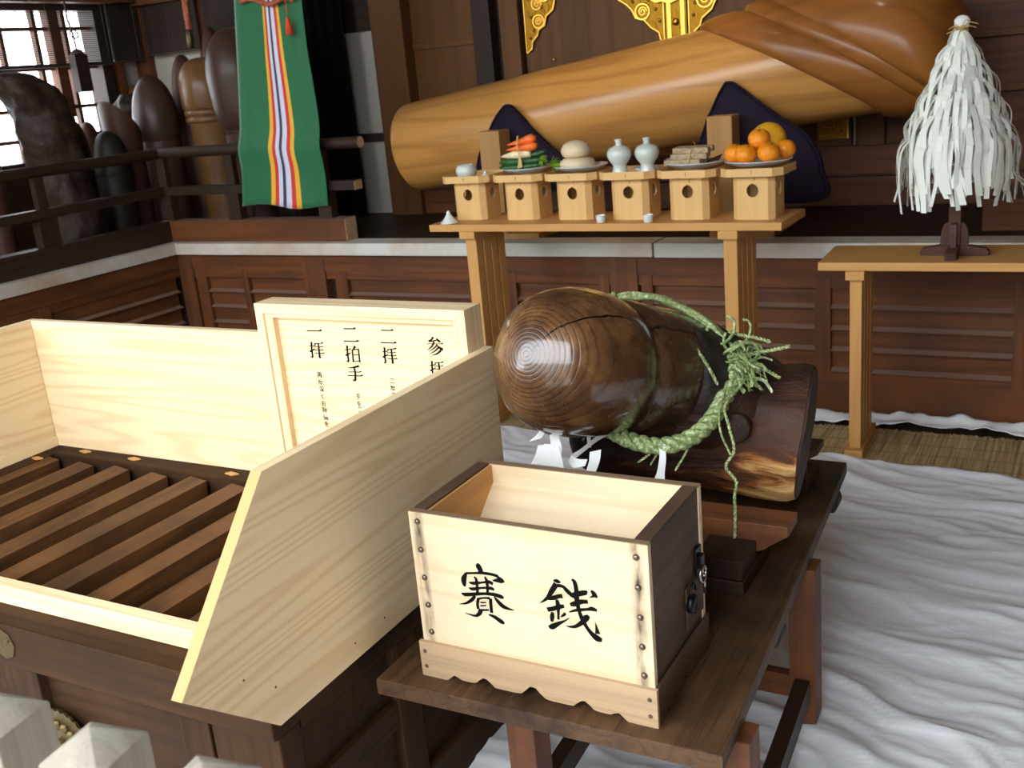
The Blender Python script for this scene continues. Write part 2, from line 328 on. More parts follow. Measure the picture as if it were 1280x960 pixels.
SIGNCHARS= [[[[143.9,439.5,2.2],[167.6,440.2,2.2],[189.8,440.8,2.2]],[[183.2,440.8,0.5],[189.2,442.7,3.6],[194.0,441.5,1.0]],[[153.6,411.3,4.5],[151.0,387.9,4.0],[151.1,371.0,4.5]],[[150.9,370.2,4.0],[143.7,372.4,1.5]],[[143.5,385.4,1.5],[147.5,386.4,4.0],[163.1,393.7,1.2]],[[163.1,406.1,1.2],[165.7,402.9,3.0]],[[144.4,399.3,1.7],[153.4,400.2,1.7],[161.0,401.1,1.7]],[[157.8,401.2,0.5],[161.2,402.3,2.0],[163.9,401.7,1.0]],[[162.4,407.1,1.7],[176.3,408.0,1.7],[188.8,408.8,1.7]],[[183.9,408.9,0.5],[188.6,410.3,2.8],[192.4,409.5,1.0]],[[159.8,397.9,1.5],[173.8,398.7,1.5],[186.5,399.5,1.5]],[[183.4,399.6,0.5],[186.8,400.6,2.0],[189.5,400.1,1.0]],[[160.2,389.9,1.5],[174.3,390.6,1.5],[187.0,391.3,1.5]],[[183.8,391.4,0.5],[187.2,392.4,2.0],[189.9,391.9,1.0]],[[159.3,381.6,1.7],[174.5,382.1,1.7],[188.3,382.6,1.7]],[[184.2,382.6,0.5],[188.2,383.9,2.4],[191.5,383.2,1.0]],[[175.4,407.7,3.7],[174.6,389.1,4.0],[173.7,369.6,5.0]]],[[[262.5,449.3,2.2],[280.5,449.8,2.2],[297.1,450.2,2.2]],[[291.1,450.2,0.5],[296.5,451.9,3.3],[300.9,450.9,1.0]],[[257.2,417.6,2.2],[280.1,418.1,2.2],[301.6,418.6,2.2]],[[295.2,418.6,0.5],[300.9,420.4,3.5],[305.6,419.3,1.0]],[[265.8,406.9,4.4],[264.3,383.4,3.9],[264.4,365.6,4.4]],[[264.3,365.1,3.9],[257.2,366.7,1.5]],[[256.5,381.0,1.5],[260.7,382.2,3.9],[275.6,389.1,1.2]],[[257.7,395.3,1.7],[266.6,396.3,1.7],[274.2,397.1,1.7]],[[271.2,397.2,0.5],[274.4,398.3,2.0],[277.0,397.8,1.0]],[[291.1,406.3,4.9],[286.7,401.0,3.9],[281.7,396.5,1.2]],[[280.5,396.9,3.4],[279.8,381.7,3.4],[278.9,364.8,4.2]],[[300.1,398.4,2.9],[299.4,382.7,3.4],[299.1,365.7,4.1]],[[280.4,396.4,1.7],[292.2,397.8,1.9],[301.4,399.0,2.9]],[[280.7,383.3,1.7],[299.7,384.5,1.7]],[[279.6,367.4,1.7],[299.5,368.3,1.7]],[[259.7,348.4,1.2],[278.6,351.5,3.2],[295.0,355.6,4.4]],[[258.7,338.6,1.7],[278.7,339.5,1.7],[297.4,340.4,1.7]],[[293.5,340.4,0.5],[297.4,341.7,2.3],[300.5,341.1,1.0]],[[255.2,328.8,2.0],[278.7,329.8,2.0],[300.7,330.6,2.0]],[[295.5,330.6,0.5],[300.3,332.2,2.9],[304.3,331.4,1.0]],[[279.1,351.1,4.4],[280.3,335.8,4.4],[277.2,317.0,4.9]],[[277.1,316.5,4.4],[268.3,319.0,1.2]]],[[[375.7,449.6,2.1],[393.4,450.0,2.1],[409.9,450.3,2.1]],[[404.2,450.3,0.5],[409.3,452.0,3.2],[413.6,450.9,0.9]],[[370.4,418.8,2.2],[393.2,419.1,2.1],[414.6,419.4,2.1]],[[408.5,419.3,0.5],[413.9,421.1,3.4],[418.4,420.1,0.9]],[[379.8,407.4,4.3],[377.8,384.9,3.8],[378.3,368.7,4.3]],[[378.2,367.9,3.8],[371.5,370.0,1.4]],[[371.0,382.5,1.4],[374.7,383.5,3.8],[388.9,390.4,1.2]],[[388.6,402.3,1.2],[391.1,399.2,2.9]],[[371.6,395.8,1.7],[379.8,396.7,1.7],[386.8,397.5,1.7]],[[383.9,397.6,0.5],[386.9,398.7,1.9],[389.5,398.2,1.0]],[[387.9,403.3,1.7],[400.7,404.2,1.7],[412.2,405.0,1.7]],[[407.7,405.0,0.5],[412.0,406.4,2.7],[415.5,405.6,0.9]],[[385.7,394.5,1.4],[398.6,395.3,1.4],[410.3,396.0,1.4]],[[407.4,396.1,0.5],[410.5,397.1,1.9],[413.0,396.6,1.0]],[[386.3,386.8,1.4],[399.2,387.5,1.4],[410.9,388.1,1.4]],[[408.0,388.2,0.5],[411.1,389.2,1.9],[413.6,388.8,1.0]],[[385.7,378.8,1.7],[399.6,379.3,1.7],[412.3,379.8,1.7]],[[408.6,379.8,0.5],[412.2,381.0,2.3],[415.3,380.4,1.0]],[[399.9,403.9,3.6],[399.6,386.0,3.8],[399.2,367.3,4.8]]],[[[525.9,438.9,4.2],[518.3,431.7,3.1],[511.1,428.5,3.8]],[[511.0,428.1,3.1],[524.7,429.8,2.4],[537.5,432.9,2.1]],[[533.7,435.6,2.4],[538.4,431.7,4.5],[544.0,427.8,4.2]],[[505.0,421.7,1.4],[527.7,422.6,1.4],[549.4,423.4,1.4]],[[545.1,423.4,0.3],[548.9,424.7,2.5],[552.1,423.9,0.7]],[[527.0,428.1,3.8],[520.0,417.3,3.5],[511.8,410.6,2.1],[504.6,406.4,0.7]],[[531.9,421.9,1.7],[540.2,413.8,4.5],[549.3,409.4,5.9]],[[533.7,419.4,3.1],[524.5,412.1,2.4],[508.7,402.6,0.7]],[[537.6,414.6,3.5],[527.4,405.9,2.8],[510.1,397.2,0.7]],[[543.5,407.6,4.5],[531.1,398.9,3.1],[514.2,393.5,0.7]],[[514.2,380.7,4.2],[512.7,358.6,3.7],[513.4,342.7,4.2]],[[513.3,342.0,3.8],[506.9,344.1,1.4]],[[506.2,356.3,1.4],[509.7,357.2,3.8],[523.1,364.1,1.2]],[[522.7,375.8,1.2],[525.1,372.8,2.8]],[[506.5,369.3,1.6],[514.3,370.2,1.6],[521.0,371.1,1.6]],[[518.2,371.2,0.5],[521.1,372.2,1.9],[523.5,371.7,0.9]],[[522.0,376.7,1.6],[534.1,377.7,1.6],[545.1,378.5,1.6]],[[540.8,378.5,0.5],[544.8,379.9,2.6],[548.2,379.2,0.9]],[[520.0,368.1,1.4],[532.3,368.9,1.4],[543.4,369.7,1.4]],[[540.7,369.8,0.5],[543.6,370.8,1.9],[546.0,370.3,0.9]],[[520.7,360.6,1.4],[533.0,361.3,1.4],[544.1,362.0,1.4]],[[541.4,362.1,0.5],[544.3,363.1,1.9],[546.7,362.6,0.9]],[[520.3,352.7,1.6],[533.5,353.3,1.6],[545.6,353.8,1.6]],[[542.0,353.8,0.5],[545.5,355.1,2.2],[548.4,354.5,0.9]],[[533.4,377.4,3.5],[533.4,359.9,3.7],[533.3,341.6,4.7]]]]
# ------------------------------------------------------------------ the setting
def struct(name, b, mat, parent=None, **k): 
    return b.build(name, mat, parent, kind=None if parent else 'structure', **k)
FRONT, RIGHT, LEFT, BACK, TOP = -.6, 1.7, -6.0, 5.65, 3.7
ST = .775                                   # stage floor height
fl = MB().box((LEFT, FRONT, -.08), (RIGHT, 4.6, 0)); struct('floor', fl, M['darkY'])
g = MB().box((-14, -14, -.42), (12, FRONT-.05, -.36)); struct('ground', g, M['stonegrey'])
struct('wall_front', MB().box((.45, FRONT-.1, 0), (RIGHT, FRONT, TOP)), M['wallX'])  # unseen blocker, added to cut light coming from the right
struct('wall_courtyard', MB().box((-11, -6.6, -.36), (9, -6.4, 2.9)), M['stonegrey'])  # unseen slab, added to keep low sky light off the back
struct('floor_stage', MB().box((-4.92, 4.66, .0), (RIGHT, BACK, ST)).box((LEFT, 1.2, .0), (-4.92, BACK, ST)), M['darkX'])
struct('ceiling', MB().box((LEFT-.2, FRONT-.1, TOP), (RIGHT+.2, BACK+.2, TOP+.1)), M['darkX'])
struct('wall_right', MB().box((RIGHT, FRONT, 0), (RIGHT+.12, BACK+.1, TOP)), M['wallY'])
wl = MB()
WY0, WY1, WZ0, WZ1 = 3.95, 5.30, 1.22, 2.27
wl.box((LEFT-.1, FRONT, 0), (LEFT, WY0, TOP)); wl.box((LEFT-.1, WY1, 0), (LEFT, BACK+.1, TOP))
wl.box((LEFT-.1, WY0, 0), (LEFT, WY1, WZ0)); wl.box((LEFT-.1, WY0, WZ1), (LEFT, WY1, TOP))
struct('wall_left', wl, M['plaster'])
# back wall: plaster to the left, boards behind the altar
wb = struct('wall_back', MB().box((LEFT, BACK, ST-.1), (-3.88, BACK+.1, TOP)).box((-3.88, BACK+.06, ST-.1), (RIGHT, BACK+.12, TOP)), M['plaster'])
def wp(name, lo, hi, mat, bev=.004, label=None): struct(name, MB().box(lo, hi, bev), mat, wb, label=label)
wp('corner_post', (LEFT, BACK-.07, ST), (LEFT+.12, BACK, TOP), M['legZ'])
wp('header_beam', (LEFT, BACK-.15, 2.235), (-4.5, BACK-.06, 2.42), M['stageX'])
wp('low_boards', (LEFT+.12, BACK-.03, ST), (-4.62, BACK, 1.30), M['darkX'])
wp('post', (-5.40, BACK-.05, ST), (-5.30, BACK, TOP), M['stageZ'])
wp('post', (-4.62, BACK-.05, ST), (-4.50, BACK, TOP), M['darkZ'])
wp('post', (-3.93, BACK-.10, ST), (-3.70, BACK, TOP), M['wallZ'])
wp('header_board', (-4.50, BACK-.03, 1.905), (-3.93, BACK, TOP), M['darkX'])
wp('sill_beam', (-4.50, BACK-.04, 1.235), (-3.93, BACK, 1.285), M['darkX'])
wp('sill_beam', (LEFT+.12, BACK-.04, 1.30), (-4.62, BACK, 1.36), M['darkX'])
wp('wall_panel', (-3.70, BACK, 1.075), (-3.24, BACK+.05, TOP), M['wallZ'])
wp('panel_rail', (-3.70, BACK-.015, 1.76), (-3.24, BACK, 1.80), M['wallX'])
wp('post', (-3.24, BACK-.06, 1.0), (-3.12, BACK+.05, TOP), M['darkZ'])
wp('post', (-3.06, BACK-.05, 1.0), (-2.94, BACK+.05, TOP), M['wallZ'])
wp('recess_board', (-3.12, BACK+.03, 1.0), (-3.06, BACK+.05, TOP), M['darkZ'])
wp('door_leaf', (-2.93, BACK, 1.075), (-2.04, BACK+.05, TOP), M['wallZ'])
wp('door_leaf', (-2.03, BACK, 1.075), (-1.10, BACK+.05, TOP), M['wallZ'])
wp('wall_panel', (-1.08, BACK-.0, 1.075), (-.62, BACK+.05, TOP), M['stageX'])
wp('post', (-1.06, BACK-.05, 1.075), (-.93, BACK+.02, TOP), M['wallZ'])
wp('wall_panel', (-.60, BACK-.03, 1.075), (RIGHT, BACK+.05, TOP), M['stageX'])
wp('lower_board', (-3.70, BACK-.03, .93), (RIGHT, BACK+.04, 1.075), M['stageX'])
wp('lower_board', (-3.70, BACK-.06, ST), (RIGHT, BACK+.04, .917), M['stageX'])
wp('upper_rail', (-.9, BACK-.06, 1.30), (RIGHT, BACK, 1.335), M['wallX'])
wp('upper_rail', (-.9, BACK-.06, 1.55), (RIGHT, BACK, 1.585), M['wallX'])
# window with its wooden grid
b = MB()
for z0, z1 in ((2.22, 2.27), (1.22, 1.30)): b.box((LEFT-.10, WY0, z0), (LEFT+.05, WY1, z1))
for y0, y1 in ((3.95, 4.02), (5.24, 5.32)): b.box((LEFT-.10, y0, 1.22), (LEFT+.05, y1, 2.27))
win = struct('window_1', b, M['darkZ'])
b = MB()
for z in (2.11, 1.865, 1.615, 1.43): b.box((LEFT-.03, WY0, z-.012), (LEFT+.0, WY1, z+.012))
for y in (4.27, 4.54, 4.80, 5.03): b.box((LEFT-.035, y-.014, 1.22), (LEFT+.005, y+.014, 2.27))
b.box((LEFT-.04, 4.89, 1.55), (LEFT+.03, 4.97, 2.27))
struct('window_grid', b, M['stageY'], win)
struct('window_trim', MB().box((LEFT, 5.36, ST), (LEFT+.06, 5.42, 2.25)), M['stageZ'], win)
struct('window_header', MB().box((LEFT, 3.0, 2.255), (LEFT+.2, 5.58, 2.45), .004), M['stageY'], win)
struct('wainscot', MB().box((LEFT, 1.2, ST), (LEFT+.03, 5.5, 1.21)), M['darkY'], win)  # added dark boards standing in for shade on the lower left wall
# stage front: frames, louvres, posts
PX = 4.55
def louvre(b, x0, x1, z0, z1, y, along='X', n=4):
    h = (z1-z0)/n
    for i in range(n):
        a, c = z0+h*i, z0+h*(i+1)
        prof = [(y-.012, a+.003), (y-.012, a+.008), (y+.016, a+.021), (y+.016, c), (y+.03, c), (y+.03, a), (y+.016, a)]
        if along == 'X': b.prism([(x0, p, q) for p, q in prof], (x1-x0, 0, 0))
        else: b.prism([(-4.83 - (p-y), x0, q) for p, q in prof], (0, x1-x0, 0))
fr = MB()
fr.box((-4.86, PX, .0), (RIGHT, PX+.06, .157)); fr.box((-4.86, PX-.006, .62), (RIGHT, PX+.06, .715))
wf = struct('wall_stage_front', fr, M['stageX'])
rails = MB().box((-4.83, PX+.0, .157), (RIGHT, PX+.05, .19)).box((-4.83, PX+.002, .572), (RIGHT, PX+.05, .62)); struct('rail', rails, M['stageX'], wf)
bays = [(-4.63,-4.345), (-4.30,-3.87), (-3.58,-2.80), (-2.52,-2.06), (-1.79,-1.04), (-.97,-.245), (.10,.85), (.92,1.55)]
for x0, x1 in bays:
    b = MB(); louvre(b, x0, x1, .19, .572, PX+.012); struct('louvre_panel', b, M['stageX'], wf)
stiles = [(-4.71,-4.63), (-4.345,-4.30), (-3.66,-3.58), (-2.80,-2.73), (-2.58,-2.52), (-2.06,-2.01), (-1.845,-1.79), (-1.04,-.97), (-.245,-.19), (.04,.10), (.85,.92), (1.55,1.62)]
for x0, x1 in stiles: struct('stile', MB().box((x0, PX-.002, .157), (x1, PX+.05, .62), .003), M['stageZ'], wf)
for x0, x1 in [(-4.83,-4.72), (-3.87,-3.72), (-2.72,-2.59), (-2.0,-1.86), (-.17,-.03)]:
    struct('post', MB().box((x0, PX-.012, .0), (x1, PX+.06, .70), .004), M['stageZ'], wf)
struct('backing_board', MB().box((-4.83, PX+.045, .0), (RIGHT, PX+.055, .7)), M['darkX'], wf)
ws = struct('wall_stage_side', MB().box((-4.89, 1.2, .0), (-4.83, PX, .157)).box((-4.89, 1.2, .62), (-4.824, PX, .715)), M['stageY'])
struct('rail', MB().box((-4.88, 1.2, .157), (-4.83, PX, .19)).box((-4.88, 1.2, .572), (-4.832, PX, .62)), M['stageY'], ws)
ys = [1.2, 2.0, 2.75, 3.53, PX-.02]
for y0, y1 in zip(ys, ys[1:]):
    b = MB(); louvre(b, y0+.07, y1-.02, .19, .572, PX+.012, 'Y'); struct('louvre_panel', b, M['stageY'], ws)
    struct('stile', MB().box((-4.88, y0, .157), (-4.828, y0+.07, .62), .003), M['stageZ'], ws)
struct('backing_board', MB().box((-4.895, 1.2, .0), (-4.885, PX, .7)), M['darkY'], ws)
# white ledge boards
lb = struct('trim_1', MB().box((-4.79, 4.50, .715), (-1.765, 4.659, .781), .003), M['ledge'])
struct('trim_2', MB().box((-1.755, 4.50, .713), (RIGHT-.001, 4.659, .780), .003), M['ledge'])
struct('trim_3', MB().box((-4.919, 1.2, .713), (-4.80, 4.62, .780), .003), M['ledge'])

# ------------------------------------------------------------------ floor coverings
def grid_sheet(name, x0, x1, y0, y1, step, fn, mat, label, cat, edge=None, thick=.003):
    nx, ny = int((x1-x0)/step)+1, int((y1-y0)/step)+1
    b = MB(); T = []
    for j in range(ny+1):
        r = []
        for i in range(nx+1):
            x = x0 + (x1-x0)*i/nx; y = y0 + (y1-y0)*j/ny
            if edge: x, y = edge(x, y, i/nx, j/ny)
            r.append(b.v((x, y, fn(x, y))))
        T.append(r)
    for j in range(ny):
        for i in range(nx): b.f([T[j][i], T[j][i+1], T[j+1][i+1], T[j+1][i]])
    o = b.build(name, mat, smooth=True, origin=((x0+x1)/2, (y0+y1)/2, 0))
    md = o.modifiers.new('thickness', 'SOLIDIFY'); md.thickness = thick; md.offset = 1
    return tag(o, label, cat)
def wrinkle(x, y):
    a = math.radians(-14); u = x*math.cos(a)+y*math.sin(a); w = -x*math.sin(a)+y*math.cos(a)
    N = lambda p, q_, k: noise.noise(Vector((p, q_, k)))
    wx = .09*N(u*1.7, w*1.7, 5) + .035*N(u*5, w*5, 8)
    rd = lambda n_, p: (1-min(1, abs(n_)*1.6))**p
    big = rd(N(u*.9, (w+wx)*4.0, 1), 3); mid = rd(N(u*1.7+w*.8, (w+wx)*8.5, 2), 4); cr = rd(N(u*3.2-w*2.6, (w+wx*1.4)*11, 4), 5)
    fin = rd(N(u*7+w*5, (w+wx)*22, 6), 4); sel = .5+.5*N(u*1.2, w*1.2, 7); se2 = max(0, .5+.9*N(u*2.2, w*2.2, 11))
    return .006 + .022*big*(.5+.5*sel) + .013*mid*se2 + .008*cr*(.3+sel) + .0045*fin*se2 + .012*max(0, N(u*1.1, w*1.6, 17))
m, nt, bs = new('white_floor_cloth')
bs.inputs['Base Color'].default_value = lin((238,240,243)); bs.inputs['Roughness'].default_value = .75; bs.inputs['Specular IOR Level'].default_value = .25
tc = nd(nt, 'ShaderNodeTexCoord'); mp = nd(nt, 'ShaderNodeMapping'); mp.inputs['Scale'].default_value = (16, 28, 8); mp.inputs['Rotation'].default_value = (0,0,.22)
no = nd(nt, 'ShaderNodeTexNoise', Scale=1.0, Detail=4.0, Distortion=.8); bp = nd(nt, 'ShaderNodeBump', Strength=.15, Distance=.012)
nt.links.new(tc.outputs['Object'], mp.inputs['Vector']); nt.links.new(mp.outputs[0], no.inputs['Vector']); nt.links.new(no.outputs['Fac'], bp.inputs['Height']); nt.links.new(bp.outputs['Normal'], bs.inputs['Normal'])
M['sheet'] = m
grid_sheet('floor_cloth', -2.9, 1.2, .6, 3.98, .0125, wrinkle, M['sheet'], 'large wrinkled white cloth spread over the floor under the bench', 'cloth',
           edge=lambda x, y, i, j: (x, y + (.018*math.sin(x*5)+.01*math.sin(x*13))*j))
m, nt, bs = new('reed_mat')
tc = nd(nt, 'ShaderNodeTexCoord'); sx = nd(nt, 'ShaderNodeSeparateXYZ'); nt.links.new(tc.outputs['Object'], sx.inputs[0])
mpx = nd(nt, 'ShaderNodeMapping'); mpx.inputs['Scale'].default_value = (90, 2.5, 1); nt.links.new(tc.outputs['Object'], mpx.inputs['Vector'])
wv = nd(nt, 'ShaderNodeTexNoise', Scale=1.0, Detail=2.0); nt.links.new(mpx.outputs[0], wv.inputs['Vector'])
rr = ramp(nt, [(.3, lin((122,98,62))), (.5, lin((176,150,104))), (.75, lin((206,184,138)))]); nt.links.new(wv.outputs['Fac'], rr.inputs['Fac'])
md = nd(nt, 'ShaderNodeMath', operation='PINGPONG'); md.inputs[1].default_value = .055; nt.links.new(sx.outputs['Y'], md.inputs[0])
lt = nd(nt, 'ShaderNodeMath', operation='LESS_THAN'); lt.inputs[1].default_value = .003; nt.links.new(md.outputs[0], lt.inputs[0])
mxn = nd(nt, 'ShaderNodeMix', data_type='RGBA'); nt.links.new(lt.outputs[0], mxn.inputs[0]); nt.links.new(rr.outputs['Color'], mxn.inputs[6]); mxn.inputs[7].default_value = lin((92,120,80))
nt.links.new(mxn.outputs[2], bs.inputs['Base Color']); bs.inputs['Roughness'].default_value = .6
bp = nd(nt, 'ShaderNodeBump', Strength=.5, Distance=.006); nt.links.new(wv.outputs['Fac'], bp.inputs['Height']); nt.links.new(bp.outputs['Normal'], bs.inputs['Normal'])
b = MB(); random.seed(3)
x = -3.2
while x < 1.6:                                  # reeds of the mat, one weave
    w = .0072; e = random.uniform(-.012, .012)
    b.box((x, 3.86, .0005), (x+w*.93, 4.385+e, .006)); x += w
tag(b.build('reed_mat', m, origin=(-.8, 4.12, 0)), 'brown reed mat with green stitching between white cloth and the altar', 'mat')
def crumple(x, y): return .006 + .035*max(0, .5+noise.noise(Vector((x*7, y*14, 3))))*(1 if y > 4.38 else .6) + .012*noise.noise(Vector((x*20, y*25, 1)))
grid_sheet('crumpled_cloth', -1.5, 1.4, 4.392, 4.53, .018, lambda x, y: max(.004, crumple(x, y)), M['sheet'], 'narrow crumpled strip of white cloth along the foot of the altar', 'cloth',
           edge=lambda x, y, i, j: (x, y + .012*(1+math.sin(x*9))*(1-j)))

# ------------------------------------------------------------------ large offering chest with pale boards
BX0, BX1, BY0, BY1, BZ = -2.88, -1.232, 1.18, 2.06, .58
r = root('offering_chest', 'big dark slatted offering chest with fresh pale boards standing on its rim', 'offering chest', (-2.05, 1.6, 0))
b = MB()                                       # body walls, framed
b.box((BX0+.03, BY0+.035, .1), (BX1-.03, BY0+.06, BZ-.06)); b.box((BX0+.03, BY1-.06, .1), (BX1-.03, BY1-.03, BZ-.06))
b.box((BX0+.03, BY0+.03, .1), (BX0+.055, BY1-.03, BZ-.06)); b.box((BX1-.055, BY0+.03, .1), (BX1-.02, BY1-.03, BZ-.06))
b.build('body', M['boxX'], r)
# rim
for y0, y1, z0, x0, x1, ax in ((BY0, BY0+.075, .478, BX0, BX1, 'X'), (BY1-.075, BY1, .46, BX0, BX1, 'X'), (BY0+.075, BY1-.075, .46, BX0, BX0+.085, 'Y'), (BY0+.075, BY1-.075, .46, BX1-.075, BX1, 'Y')):
    MB().box((x0, y0, z0), (x1, y1, BZ), .004).build('rim', M['box'+ax], r)
for x0, x1 in ((BX0, BX0+.1), (-2.02, -1.90), (-1.40, BX1)):
    MB().box((x0, BY0+.012, .02), (x1, BY0+.07, .478), .004).build('front_post', M['boxZ'], r)
MB().box((-1.50, BY0+.022, .02), (-1.42, BY0+.06, .478), .003).build('front_post', M['boxZ'], r)
for y0, y1 in ((1.55, 1.63), (1.95, BY1)):
    MB().box((BX1-.05, y0, .02), (BX1, y1, .46), .004).build('side_post', M['boxZ'], r)
for x0, x1, y0, y1, ax in ((BX0, BX1+.006, BY0+.005, BY0+.08, 'X'), (BX0, BX1, BY1-.08, BY1, 'X'), (BX1-.08, BX1+.006, BY0+.0805, BY1-.0805, 'Y'), (BX0, BX0+.08, BY0+.0805, BY1-.0805, 'Y')):
    MB().box((x0, y0, 0), (x1, y1, .11), .004).build('base_rail', M['box'+ax], r)
MB().box((BX1-.05, BY0+.075, .27), (BX1-.004, BY1-.075, .33), .003).build('side_rail', M['boxY'], r)
# square bars set on edge
for k in range(10):
    x = -2.786 + .1545*k
    if x > BX1-.09: break
    s = .034; c = Vector((x, 0, .545-.004*(k % 2)))
    y0, y1 = BY0+.05, 1.968
    b = MB(); ang = math.radians(38)
    pr = [(c.x+math.cos(ang+PI/2*i)*s*1.25, c.z+math.sin(ang+PI/2*i)*s*1.25) for i in range(4)]
    b.prism([(p, y0, q) for p, q in pr], (0, y1-y0, 0), .003); b.build('bar', M['bar'], r)
b = MB()                                       # sloping boards below the bars
b.prism([(BX0+.08, BY0+.07, .49), (BX0+.08, BY0+.07, .475), (BX0+.08, 1.62, .24), (BX0+.08, 1.62, .255)], (BX1-BX0-.16, 0, 0))
b.prism([(BX0+.08, BY1-.08, .47), (BX0+.08, BY1-.08, .455), (BX0+.08, 1.68, .24), (BX0+.08, 1.68, .255)], (BX1-BX0-.16, 0, 0))
b.build('inner_slope', M['darkX'], r)
MB().box((BX0+.08, 1.40, .43), (BX1-.08, 1.45, .48), .003).build('cross_beam', M['darkX'], r)
# the fresh boards
TZ = .990
MB().box((-2.872, 2.045, BZ+.001), (-1.853, 2.069, TZ), .0015).build('back_board', M['paleX'], r, label='fresh pale cypress board at the back')
MB().box((-2.872, 1.20, BZ+.036), (-2.848, 2.044, TZ), .0015).build('side_board', M['paleY'], r, label='fresh pale cypress board at the left')
MB().box((-2.876, 1.20, BZ+.001), (-2.844, 2.044, BZ+.035), .0015).build('side_strip', M['paleY'], r)
MB().box((-2.84, 1.245, BZ+.001), (-1.226, 1.275, BZ+.046), .0015).build('front_strip', M['paleX'], r, label='narrow fresh pale strip along the front')
pts = [(-1.2, 2.03, TZ), (-1.2, 1.227, TZ), (-1.2, .974, .699), (-1.2, 1.172, .528), (-1.2, 2.03, .534)]
MB().prism(pts, (-.024, 0, 0), .0012).build('end_board', M['paleY'], r, label='fresh pale board with a slanted pointed end at the right')
for y, z in ((1.106, .66), (1.175, .605), (1.40, .565), (1.50, .567)):
    b = MB(); b.lathe([(.0, 0), (.0022, 0), (.0022, .001), (0, .0012)], (-1.2, y, z), 8, Matrix.Rotation(PI/2, 4, 'Y')); b.build('nail', M['stud'], r)
b = MB()                                       # brass fittings on the front
o8 = lambda cx, cz, rr, n, k: [(cx+rr*(1+k*(i % 2))*math.cos(2*PI*i/n), BY0-.003, cz+rr*(1+k*(i % 2))*math.sin(2*PI*i/n)) for i in range(n)]
b.prism(o8(-1.965, .533, .036, 8, 0), (0, .004, 0), .001)
b.lathe([(0,0),(.006,0),(.004,.004),(0,.005)], (-1.947, BY0-.003, .545), 10, Matrix.Rotation(PI/2, 4, 'X'))
b.build('corner_plate', M['brass'], r)
b = MB(); n = 32
b.prism([(-1.86+(.085+.006*(i % 2))*math.cos(2*PI*i/64), BY0+.008, .30+(.085+.006*(i % 2))*math.sin(2*PI*i/64)) for i in range(64)], (0, .006, 0), .001)
for i in range(16):
    a = 2*PI*i/16; b.ball((-1.86+.055*math.cos(a), BY0+.008, .30+.055*math.sin(a)), .012, 6)
b.ball((-1.86, BY0+.008, .30), .02, 8)
b.build('round_crest', M['brass'], r)
for x, y in ((-2.72, 2.02), (-2.50, 2.015), (-2.10, 2.005), (-2.83, 1.93)):
    b = MB(); b.prism([(x, y, BZ), (x+.03, y-.006, BZ), (x+.045, y+.008, BZ), (x+.012, y+.014, BZ)], (0, 0, .004)); b.build('wood_chip', M['tableX'], r)

# ------------------------------------------------------------------ framed notice
r = root('framed_notice', 'framed pale wooden notice with black brush lettering standing behind the chest bars', 'sign', (-1.54, 1.99, BZ))
SX0, SX1, SY, SZ0, SZ1 = -1.8486, -1.2260, 1.96, BZ+.002, 1.091
def frame_bar(name, quad, d, mat, par): MB().prism(quad, (0, d, 0), .0015).build(name, mat, par)
w = .025
q = lambda a: [(x, SY, z) for x, z in a]
frame_bar('frame_rail', q([(SX0,SZ1),(SX1,SZ1),(SX1-w,SZ1-w),(SX0+w,SZ1-w)]), .074, M['paleX'], r)
frame_bar('frame_rail', q([(SX0,SZ0),(SX1,SZ0),(SX1-w,SZ0+w),(SX0+w,SZ0+w)]), .074, M['paleX'], r)
frame_bar('frame_stile', q([(SX0,SZ0),(SX0+w,SZ0+w),(SX0+w,SZ1-w),(SX0,SZ1)]), .074, M['paleZ'], r)
frame_bar('frame_stile', q([(SX1,SZ0),(SX1-w,SZ0+w),(SX1-w,SZ1-w),(SX1,SZ1)]), .074, M['paleZ'], r)
a0, a1, c0, c1 = SX0+w, SX1-w, SZ0+w, SZ1-w; t = .012
for lo, hi, ax in (((a0+.0265, SY+.006, c1-t), (a1-.0125, SY+.0219, c1), 'X'), ((a0+.0265, SY+.006, c0), (a1-.0125, SY+.0219, c0+t), 'X'), ((a0, SY+.006, c0), (a0+.026, SY+.0219, c1), 'Z'), ((a1-.012, SY+.006, c0), (a1, SY+.0219, c1), 'Z')):
    MB().box(lo, hi, .001).build('inner_moulding', M['pale'+ax], r)
MB().box((a0, SY+.022, c0), (a1, SY+.034, c1)).build('panel', M['paleX'], r)
PNL = SY+.0218
for S in SIGNCHARS:
    b = MB(); brush(b, S, (SX0+.0005, PNL, BZ), (.985,0,0), (0,0,1), (0,-1,0), fat=1.3); b.build('lettering', M['ink'], r)
def small_text(chars, size=.0165):
    for ch, u, v in chars:
        cu = bpy.data.curves.new('tmp_text', 'FONT'); cu.body = ch; cu.size = size; cu.align_x = 'CENTER'; cu.offset = .00022
        o = bpy.data.objects.new('tmp_text', cu); COL.objects.link(o)
        bpy.context.view_layer.update()
        me = bpy.data.meshes.new_from_object(o.evaluated_get(bpy.context.evaluated_depsgraph_get()))
        for vv in me.vertices:
            x, y = vv.co.x, vv.co.y
            vv.co = Vector((SX0+u/1000*.985+x*1.0, PNL-.0004, BZ+v/1000+y-size*.36))
        bmt.from_mesh(me)
        bpy.data.objects.remove(o); bpy.data.curves.remove(cu); bpy.data.meshes.remove(me)
for txt, u, vs_ in (('再度深くお辞儀をし', 165, (325, 306, 287, 267, 249, 232, 212, 193, 174)), ('手を二', 280, (276, 256, 241)), ('二度深', 391, (323, 305, 286))):
    bmt = bmesh.new(); small_text([(c_, u, v_) for c_, v_ in zip(txt, vs_)])
    b = MB(); b.bm.free(); b.bm = bmt; b.build('small_lettering', M['ink'], r)

